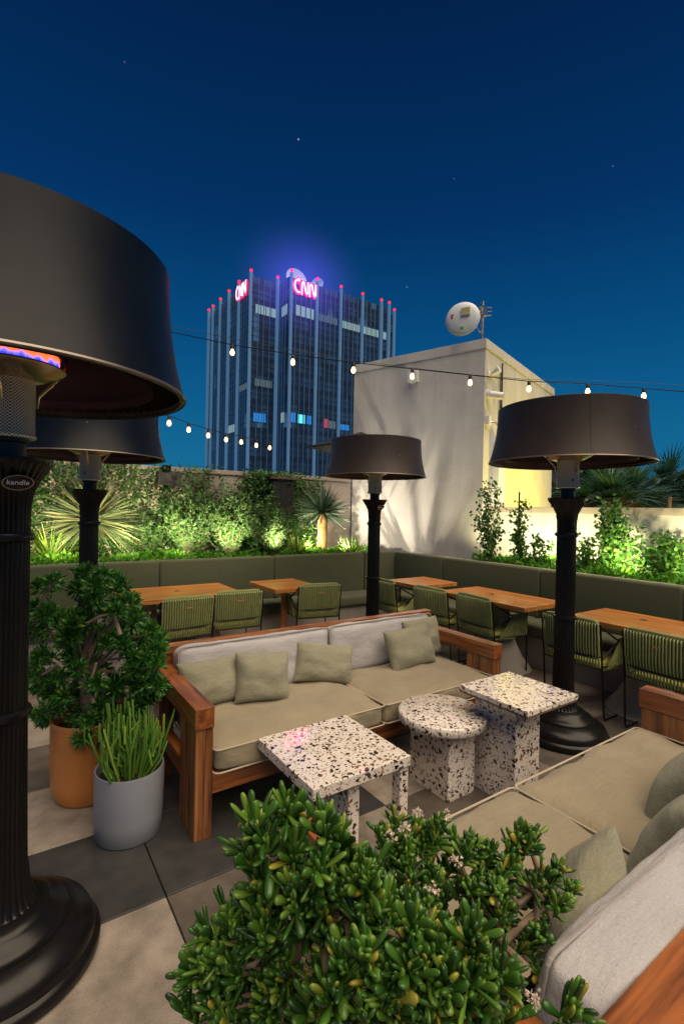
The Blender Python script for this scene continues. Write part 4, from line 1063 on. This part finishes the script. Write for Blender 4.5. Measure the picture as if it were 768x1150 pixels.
q = at(335, 605, 7.4); tuft('flax_plant', q.x, q.y, PZ, 90, .42, .014, 'flax', .35, 'yellow green flax clump left of the dragon tree trunk', 'plant', 'flax clumps in the back planter', .5)
q = at(395, 607, 7.6); tuft('flax_plant', q.x, q.y, PZ, 80, .38, .014, 'flax', .35, 'yellow green flax clump right of the dragon tree, behind the middle heater', 'plant', 'flax clumps in the back planter', .5)
def feather(x, y, z, hgt, wid, ns, label, dens=80, tone='feath'):
    e = empty('feathery_shrub', (x, y, z), label=label, cat='shrub', group='feathery shrubs behind the back banquette')
    lf = MB(); st = MB()
    for k in range(ns):
        a = rnd.uniform(0, 6.283); sp = rnd.random()**.7
        p = Vector((rnd.uniform(-.12, .12)*wid, rnd.uniform(-.1, .1), 0)); tip = Vector((math.cos(a)*wid*sp, math.sin(a)*wid*.55*sp, hgt*rnd.uniform(.55, 1.05)*(1-.35*sp)))
        mid = p.lerp(tip, .5)+Vector((0, 0, hgt*.12)); pts = []
        for i in range(7):
            t = i/6; pts.append(p*(1-t)**2+mid*2*t*(1-t)+tip*t*t)
        st.tube(pts, [.007*(1-.8*i/6) for i in range(7)], 4, False)
        for j in range(dens):
            t = rnd.uniform(.12, 1); s = p*(1-t)**2+mid*2*t*(1-t)+tip*t*t
            d = ((tip-p).normalized()*.7+runit()).normalized()
            lf.leaf(s, d, runit(), rnd.uniform(.04, .085), rnd.uniform(.005, .010))
    leafobj(lf, 'foliage', M[tone], e); st.obj('stems', M['barkd'], e)
for (px, D, h_, w_, ns, lab) in ((160, 6.5, .62, .42, 70, 'low feathery shrub right of the left heater pole, lit yellow from below'),
                          (212, 6.65, 1.02, .52, 120, 'tall feathery shrub under the left string lights, middle of the back planter'),
                          (258, 6.9, 1.02, .55, 120, 'tall feathery shrub in front of the ivy, right of the middle of the back planter'),
                          (302, 7.1, .88, .50, 105, 'feathery shrub below the black wall box, left of the dragon tree')):
    q = at(px, 615, D); feather(q.x, q.y, PZ, h_, w_, ns, lab)
# low growth along the planter edge
def cover(name, label, pts, n, L, hmax, mat='cover'):
    mb = MB()
    for k in range(n):
        (x0, x1, y0, y1, z) = rnd.choice(pts)
        x, y = rnd.uniform(x0, x1), rnd.uniform(y0, y1)
        hh = max(.0, hmax*(.35+.65*noise.noise(Vector((x*2.5, y*2.5, 0)))))
        p = Vector((x, y, z+rnd.uniform(0, hh)))
        mb.leaf(p, (runit()+Vector((0, 0, .5))), runit()+Vector((0, 0, 1)), L*rnd.uniform(.6, 1.2), L*.32)
    o = leafobj(mb, name, M[mat]); tag(o, label, 'ground cover', kind='stuff'); return o
cover('ground_cover', 'small leafy ground cover along the back planter', [(.2, 5.0, BV+.30, 6.8, .95)], 6000, .06, .16)
cover('ground_cover', 'bright green ground cover glowing along the right planter', [(BU+.16, 6.18, -.5, 4.6, .93)], 15000, .06, .26)
# ivy on the wall
def ivy():
    e = empty('climbing_ivy', (2.2, 7.08, PZ), label='dark ivy climbing over the pale garden wall', cat='ivy'); mb = MB(); n = 0
    while n < 15000:
        u, z = rnd.uniform(-.3, 4.42), rnd.uniform(0, 1.30)
        f = noise.noise(Vector((u*2.3, z*2.3, 4)))*.5+noise.noise(Vector((u*7, z*7, 9)))*.38
        dens = .36+f
        if u > 3.0: dens += .35-1.3*max(0, (u-3.95))-.35*max(0, .45-z)
        if z > 1.18: dens -= 1.2*(z-1.18)+.12
        if u < 1.4: dens += .10
        if rnd.random() > dens: 
            if rnd.random() > .02: continue
        p = Vector((u-2.2, -.02-rnd.random()**2*.16, z))
        mb.leaf(p, Vector((rnd.uniform(-1, 1), -.5-rnd.random(), rnd.uniform(-1.2, .6))), Vector((rnd.uniform(-.6, .6), -1, rnd.uniform(-.2, .9))), rnd.uniform(.035, .065), rnd.uniform(.014, .024)); n += 1
    leafobj(mb, 'foliage', M['ivy'], e)
    st = MB()
    for k in range(26):
        u = rnd.uniform(-.2, 4.3); pts = [Vector((u-2.2, -.015, 0))]
        for i in range(8): pts.append(pts[-1]+Vector((rnd.uniform(-.12, .12), rnd.uniform(-.005, .003), .15)))
        st.tube(pts, [.008*(1-.09*i) for i in range(9)], 5, False)
    st.obj('stems', M['barkd'], e)
ivy()
# wall fittings
q = at(175, 538, 7.3); e = empty('wall_speaker', (q.x, 7.06, q.z), label='black box speaker mounted on the ivy covered wall, left of centre', cat='speaker')
MB().box(-.15, .15, -.24, -.06, -.085, .085, Matrix.Rotation(R_(8), 4, 'X')).obj('cabinet', M['blk'], e, bev=.012)
MB().box(-.05, .05, -.09, .03, .06, .17).obj('bracket', M['wire'], e, bev=.005)
q = at(311, 556, 7.9); e = empty('wall_lantern', (q.x, 7.03, q.z), label='tall black wall box half swallowed by ivy', cat='wall box')
MB().box(-.19, .19, -.14, .06, -.34, .24).obj('housing', M['blk'], e, bev=.01)
MB().box(-.24, .24, -.19, .06, .241, .275).obj('lid', M['barkd'], e, bev=.006)
q = at(329, 541, 7.9); e = empty('dome_camera', (q.x, 7.07, q.z), label='tiny white camera on the garden wall beside the black wall box', cat='camera')
MB().lathe([(0, 0), (.03, 0), (.03, .05), (.018, .06), (0, .06)], 16, Matrix.Rotation(R_(90), 4, 'X')).obj('body', M['white'], e, smooth=True)
MB().box(-.012, .012, -.02, .03, .02, .05).obj('mount', M['white'], e)

# ------------------------------------------------------------------ right planter vines
def vine(px, D, zt, wid, nst, nl, label, mat='vine', taper=1., Ls=(.03, .06)):
    q = at(px, 625, D); x, y = q.x, q.y
    e = empty('vine', (x, y, .93), label=label, cat='vine', group='climbing vines on the parapet'); lf = MB(); st = MB(); H = zt-.93
    lat = Vector((-.35, -.94, 0)) if False else Vector((CR.x, CR.y, 0)).normalized()
    for k in range(nst):
        top = H*rnd.uniform(.45, 1) if k else H
        pts = [Vector((rnd.uniform(-.05, .05), rnd.uniform(-.05, .05), 0))]
        w = wid*rnd.uniform(-1, 1) if k else 0
        for i in range(1, 9):
            t = i/8; pts.append(lat*(w*t**1.2+rnd.uniform(-.03, .03))+Vector((rnd.uniform(-.03, .03), rnd.uniform(-.03, .03), top*t)))
        st.tube(pts, [.007*(1-.85*i/8) for i in range(9)], 4, False)
        for j in range(nl):
            t = rnd.random()**.8*8; i = min(7, int(t)); s = pts[i].lerp(pts[i+1], t-i)
            sp = .05+.09*(1-t/8)*taper
            p = s+Vector((rnd.gauss(0, sp*.6), rnd.gauss(0, sp*.6), rnd.gauss(0, .03)))
            lf.leaf(p, runit()+Vector((0, 0, -.2)), runit()+Vector((-.5, -.5, .6)), rnd.uniform(*Ls), rnd.uniform(.3, .42)*Ls[1])
    leafobj(lf, 'foliage', M[mat], e); st.obj('stems', M['barkd'], e); return e
vine(548, 6.6, 2.10, .16, 9, 95, 'tall pointed vine at the corner of the roof block, leftmost on the right', taper=.6)
vine(583, 6.4, 1.82, .10, 5, 130, 'slim vine on a stake, second from the roof block corner', taper=.6)
vine(606, 6.2, 1.38, .12, 4, 60, 'short sparse vine just left of the right heater pole')
vine(688, 5.75, 1.83, .20, 9, 170, 'bushy vine topping the parapet just right of the right heater', taper=1.1)
vine(655, 5.9, 1.40, .15, 6, 60, 'low spreading vine immediately right of the right heater pole')
vine(722, 5.5, 1.52, .18, 7, 60, 'sparse vine with bare tips left of the wooden stake')
vine(752, 5.3, 1.46, .22, 11, 150, 'rounded bushy vine at the right edge in front of the wooden stake', taper=1.3)
q = at(752, 575, 5.75); e = MB().tube([(q.x-.02, q.y+.02, .93), (q.x, q.y, 1.88)], .018, 8).obj('plant_stake', M['ygtrunk']); tag(e, 'bare wooden stake standing up above the parapet at right', 'stake')
q = at(583, 560, 6.45); e = MB().tube([(q.x, q.y, .93), (q.x, q.y, 1.93)], .012, 8).obj('plant_stake', M['barkd']); tag(e, 'thin dark stake inside the slim vine', 'stake')

# ------------------------------------------------------------------ beyond the parapet
def palm(px, py, D, n, L, label):
    c = at(px, py, D); z0 = -14
    e = empty('fan_palm', (c.x, c.y, z0), label=label, cat='palm', group='fan palms beyond the parapet'); lf = MB(); st = MB(); cc = Vector((0, 0, c.z-z0))
    for k in range(n):
        a = rnd.uniform(0, 6.283); el = math.asin(rnd.uniform(-.35, .95)); d = Vector((math.cos(a)*math.cos(el), math.sin(a)*math.cos(el), math.sin(el)))
        b = cc+d*L*.55; st.tube([cc, b], .02, 4, False)
        s = d.cross(Vector((0, 0, 1))).normalized(); s = Matrix.Rotation(rnd.uniform(-.8, .8), 3, d) @ s
        for j in range(26):
            th = -1.35+2.7*j/25
            dd = (d*math.cos(th)+s*math.sin(th)).normalized()
            lf.blade(b, dd, L*(.62+.2*math.cos(th)), .035, .45, 4, twist=rnd.uniform(-.3, .3))
    leafobj(lf, 'fronds', M['palm'], e); st.obj('stalks', M['barkd'], e)
    MB().tube([(0, 0, 0), (.1, 0, cc.z*.5), (0, 0, cc.z)], [.28, .2, .18], 10).obj('trunk', M['barkd'], e, smooth=True)
palm(688, 572, 11.5, 34, 1.15, 'dark fan palm just above the parapet right of the heater')
palm(738, 560, 14, 30, 1.3, 'taller bluish fan palm at the right edge beyond the parapet')
def tree(px, py, D, R0, n, label):
    c = at(px, py, D); e = empty('tree', (c.x, c.y, -14), label=label, cat='tree', group='dark trees beyond the parapet'); lf = MB(); cz = c.z+14
    cl = [(Vector((rnd.gauss(0, .5), rnd.gauss(0, .5), rnd.gauss(0, .42)))*R0, rnd.uniform(.2, .42)*R0) for k in range(26)]
    for k in range(n):
        o, r = rnd.choice(cl); p = Vector((0, 0, cz))+o+runit()*r*rnd.random()**.4
        lf.leaf(p, runit(), runit()+Vector((0, 0, .7)), .14, .05)
    leafobj(lf, 'crown', M['treefar'], e)
    t = MB().tube([(0, 0, 0), (.2, 0, cz*.5), (0, 0, cz)], [.35, .25, .1], 8)
    for o, r in cl[:9]: t.tube([Vector((0, 0, cz-R0*.9)), Vector((0, 0, cz))+o], [.1, .03], 5)
    t.obj('trunk', M['barkd'], e)
tree(655, 552, 13, 1.1, 4200, 'dark leafy tree beyond the parapet just right of the heater burner')
tree(760, 575, 20, 1.6, 4500, 'dark leafy tree low at the right edge beyond the parapet')
tree(600, 580, 24, 1.6, 3500, 'dark leafy tree hidden mostly by the right heater shade')
c = at(694, 555, 60); e = empty('distant_building', (c.x, c.y, -14), R_(10), 'dim distant building with a pale lit band behind the palms', 'building')
M['dimb'] = simple('dim_wall', (.10, .09, .12), .8); M['dimlit'] = emit('dim_lit_band', (.45, .75, .9), .35)
MB().box(-3.2, 4.0, -1, 8, 0, c.z+14+4.4).obj('wall', M['dimb'], e)
for k in range(6): MB().box(-.9+k*.62, -.48+k*.62, -1.08, -1.02, c.z+14+1.7, c.z+14+2.5).obj('sign_strip', M['dimlit'], e)  # glowing strips made up in place of the building's lit sign

# dark parasol edge behind the middle heater
c = at(421, 500, 7.0); e = empty('parasol', (c.x, c.y, 0), label='dark side-post parasol just showing left of the middle heater shade', cat='parasol')
pz = c.z; lx = Vector((CR.x, CR.y, 0)).normalized(); ly = Vector((-lx.y, lx.x, 0))
tp = [lx*a+ly*b+Vector((0, 0, z)) for a, b, z in ((-.93, -.3, pz-.07), (-.55, .5, pz-.07), (.3, .55, pz-.07), (.47, -.2, pz-.07), (.1, -.7, pz-.07), (-.6, -.65, pz-.07))]+[lx*-.2+Vector((0, 0, pz+.19))]
MB().add(tp+[p-Vector((0, 0, .02)) for p in tp], [(k, (k+1) % 6, 6) for k in range(6)]+[(7+(k+1) % 6, 7+k, 13) for k in range(6)]+[(k, 7+k, 7+(k+1) % 6, (k+1) % 6) for k in range(6)]).obj('canopy', M['blk'], e)
MB().tube([(0, 0, 0.9), (0, 0, pz+.1)], .02, 8).obj('pole', M['wire'], e)

# ------------------------------------------------------------------ string lights
def glow_string(pts_w, bulbs, label, carrier):
    e = empty('string_lights', (0, 0, 0), label=label, cat='string lights', group='festoon lights over the terrace')
    MB().tube(pts_w, .0045, 6).obj('wire', M['wire'], e, smooth=True)
    if carrier: MB().tube(carrier, .0026, 5).obj('support_cable', M['wire'], e, smooth=True)
    for b in bulbs:
        b = Vector(b)
        s = MB().lathe([(0, .0), (.012, .0), (.017, -.012), (.017, -.045), (0, -.045)], 14, Matrix.Translation(b)).obj('socket', M['blk'], e, smooth=True)
        MB().lathe([(0, -.046), (.012, -.048), (.014, -.056), (.021, -.070), (.022, -.085), (.017, -.100), (.007, -.107), (0, -.108)], 18, Matrix.Translation(b)).obj('bulb', M['bulb'], e, smooth=True)
bl = [at(px, py-10, 5.0) for px, py in ((261, 397), (329, 408), (397, 417), (463, 424), (528, 431), (594, 438), (660, 441), (723, 446))]
step = bl[1]-bl[0]
L0 = [bl[0]-step*3+Vector((0, 0, .18)), bl[0]-step*2+Vector((0, 0, .09)), bl[0]-step+Vector((0, 0, .03))]; st2 = bl[-1]-bl[-2]
R0 = [bl[-1]+st2, bl[-1]+st2*2+Vector((0, 0, .02)), bl[-1]+st2*3+Vector((0, 0, .06))]
wp = L0+bl+R0
car = [p+Vector((0, 0, .035+.03*math.sin(i*.7))) for i, p in enumerate(wp)]
glow_string(wp, bl+[R0[0]], 'string of warm bulbs crossing in front of the tower and roof block', car)
bl2 = []
for px, py in ((168, 462), (190, 467), (212, 475), (234, 482), (254, 487), (271, 490), (288, 494), (303, 497)):
    # string at a steady height of about 2.62 m running back over the planter
    d = CR*((px-384)/FPX)-CU*((py-575)/FPX)+CF; t = (2.62-CAMH)/d.z; bl2.append(Vector((0, 0, CAMH))+d*t)
s0 = bl2[0]-bl2[1]
w2 = [bl2[0]+s0*3+Vector((0, 0, .1)), bl2[0]+s0]+bl2+[bl2[-1]+Vector((-.02, .25, -.18)), bl2[-1]+Vector((0, .42, -.42))]
glow_string(w2, bl2, 'shorter string of warm bulbs over the back planter at left', None)

# ------------------------------------------------------------------ lights
def spot(loc, target, power, color, ang=70, blend=.8, size=.04):
    l = bpy.data.lights.new('uplight', 'SPOT'); l.energy = power; l.color = color; l.spot_size = R_(ang); l.spot_blend = blend; l.shadow_soft_size = size
    o = bpy.data.objects.new('uplight', l); col.objects.link(o); o.location = loc
    o.rotation_euler = (Vector(target)-Vector(loc)).to_track_quat('-Z', 'Y').to_euler(); return o
WY = (1, .86, .50); YG = (1, .88, .46)
for u, pw in ((.45, 140), (1.15, 150), (1.85, 140), (2.5, 120), (3.15, 70)): spot((u, BV+.16, 1.16), (u+.15, 7.0, 1.75), pw, WY, 125, 1)
spot((3.75, BV+.3, 1.1), (4.3, 7.1, 1.5), 90, WY, 110, 1)
spot((3.9, 6.85, 1.12), (5.45, 6.1, 1.9), 110, (1, .86, .64), 110, 1, .012)
spot((4.20, 6.27, 1.04), (5.5, 5.9, 2.2), 120, (1, .86, .64), 120, 1, .008)
for v in (4.2, 3.45, 2.7, 1.95, 1.2, .4): spot((5.60, v, 1.18), (6.2, v+.1, 1.30), 62, YG, 150, 1)
spot((5.62, 4.45, 1.1), (5.95, 4.83, 1.8), 34, YG, 120, 1)
l = bpy.data.lights.new('area_lamp', 'POINT'); l.energy = 330; l.color = (1, .76, .05); l.shadow_soft_size = .15
o = bpy.data.objects.new('yard_lamp', l); col.objects.link(o); o.location = (7.7, 4.2, 1.25)
# soft warm sun lamp added at night as the terrace's fill light
sd = Vector((.05, -.48, 1.0)).normalized()
sl = bpy.data.lights.new('terrace_fill', 'SUN'); sl.energy = 4.7; sl.angle = R_(70); sl.color = (1, .81, .59)
so = bpy.data.objects.new('terrace_fill', sl); col.objects.link(so); so.rotation_euler = sd.to_track_quat('Z', 'Y').to_euler()

# ------------------------------------------------------------------ world: blue hour
w = bpy.data.worlds.new('World'); scene.world = w; w.use_nodes = True
nt = NT(w); bg = nt.n['Background']
sky = nt.add('ShaderNodeTexSky'); sky.sky_type = 'NISHITA'; sky.sun_disc = False
sky.sun_elevation = R_(-6); sky.sun_rotation = math.atan2(sd.x, sd.y)
tc = nt.add('ShaderNodeTexCoord'); sx = nt.add('ShaderNodeSeparateXYZ'); nt.link(tc.outputs['Generated'], sx.inputs[0])
grad = ramp(nt, [(0, (.009, .155, .30)), (.06, (.009, .155, .31)), (.20, (.004, .108, .262)), (.34, (.002, .066, .20)), (.50, (.001, .032, .125)), (.72, (.0008, .016, .07)), (1, (.0005, .008, .04))], sx.outputs[2])
sk = nt.add('ShaderNodeVectorMath', operation='SCALE'); nt.link(sky.outputs[0], sk.inputs[0]); sk.inputs['Scale'].default_value = .1
ad = nt.add('ShaderNodeVectorMath', operation='ADD'); nt.link(grad, ad.inputs[0]); nt.link(sk.outputs[0], ad.inputs[1])
cur = ad.outputs[0]
for (px, py, s) in ((335, 156, .35), (457, 322, .12), (140, 69, .06), (688, 186, .06), (510, 200, .05)):
    d = (at(px, py, 1)-Vector((0, 0, CAMH))).normalized()
    dt = nt.add('ShaderNodeVectorMath', operation='DOT_PRODUCT'); nt.link(tc.outputs['Generated'], dt.inputs[0]); dt.inputs[1].default_value = d
    on = mth(nt, 'MULTIPLY', mth(nt, 'GREATER_THAN', dt.outputs['Value'], math.cos(.0013)), s)
    a2 = nt.add('ShaderNodeVectorMath', operation='ADD'); nt.link(cur, a2.inputs[0]); cbn = nt.add('ShaderNodeCombineXYZ')
    for i in range(3): nt.link(on, cbn.inputs[i])
    nt.link(cbn.outputs[0], a2.inputs[1]); cur = a2.outputs[0]
nt.link(cur, bg.inputs[0]); bg.inputs[1].default_value = 1.0

# ------------------------------------------------------------------ camera
cam = bpy.data.cameras.new('camera'); co = bpy.data.objects.new('camera', cam); col.objects.link(co)
m = Matrix.Identity(4)
for i, v in enumerate((CR, CU, -CF)):
    for k in range(3): m[k][i] = v[k]
m.translation = (0, 0, CAMH); co.matrix_world = m
cam.sensor_fit = 'HORIZONTAL'; cam.sensor_width = 36; cam.lens = FPX/768*36; cam.clip_start = .05; cam.clip_end = 2000
scene.camera = co
scene.render.engine = 'CYCLES'
cy = scene.cycles; cy.use_denoising = True; cy.denoiser = 'OPENIMAGEDENOISE'; cy.max_bounces = 8; cy.diffuse_bounces = 4; cy.glossy_bounces = 4; cy.volume_bounces = 0
cy.sample_clamp_indirect = 6; cy.use_adaptive_sampling = True; cy.adaptive_threshold = .01
scene.view_settings.view_transform = 'Standard'; scene.view_settings.look = 'None'; scene.view_settings.exposure = 0
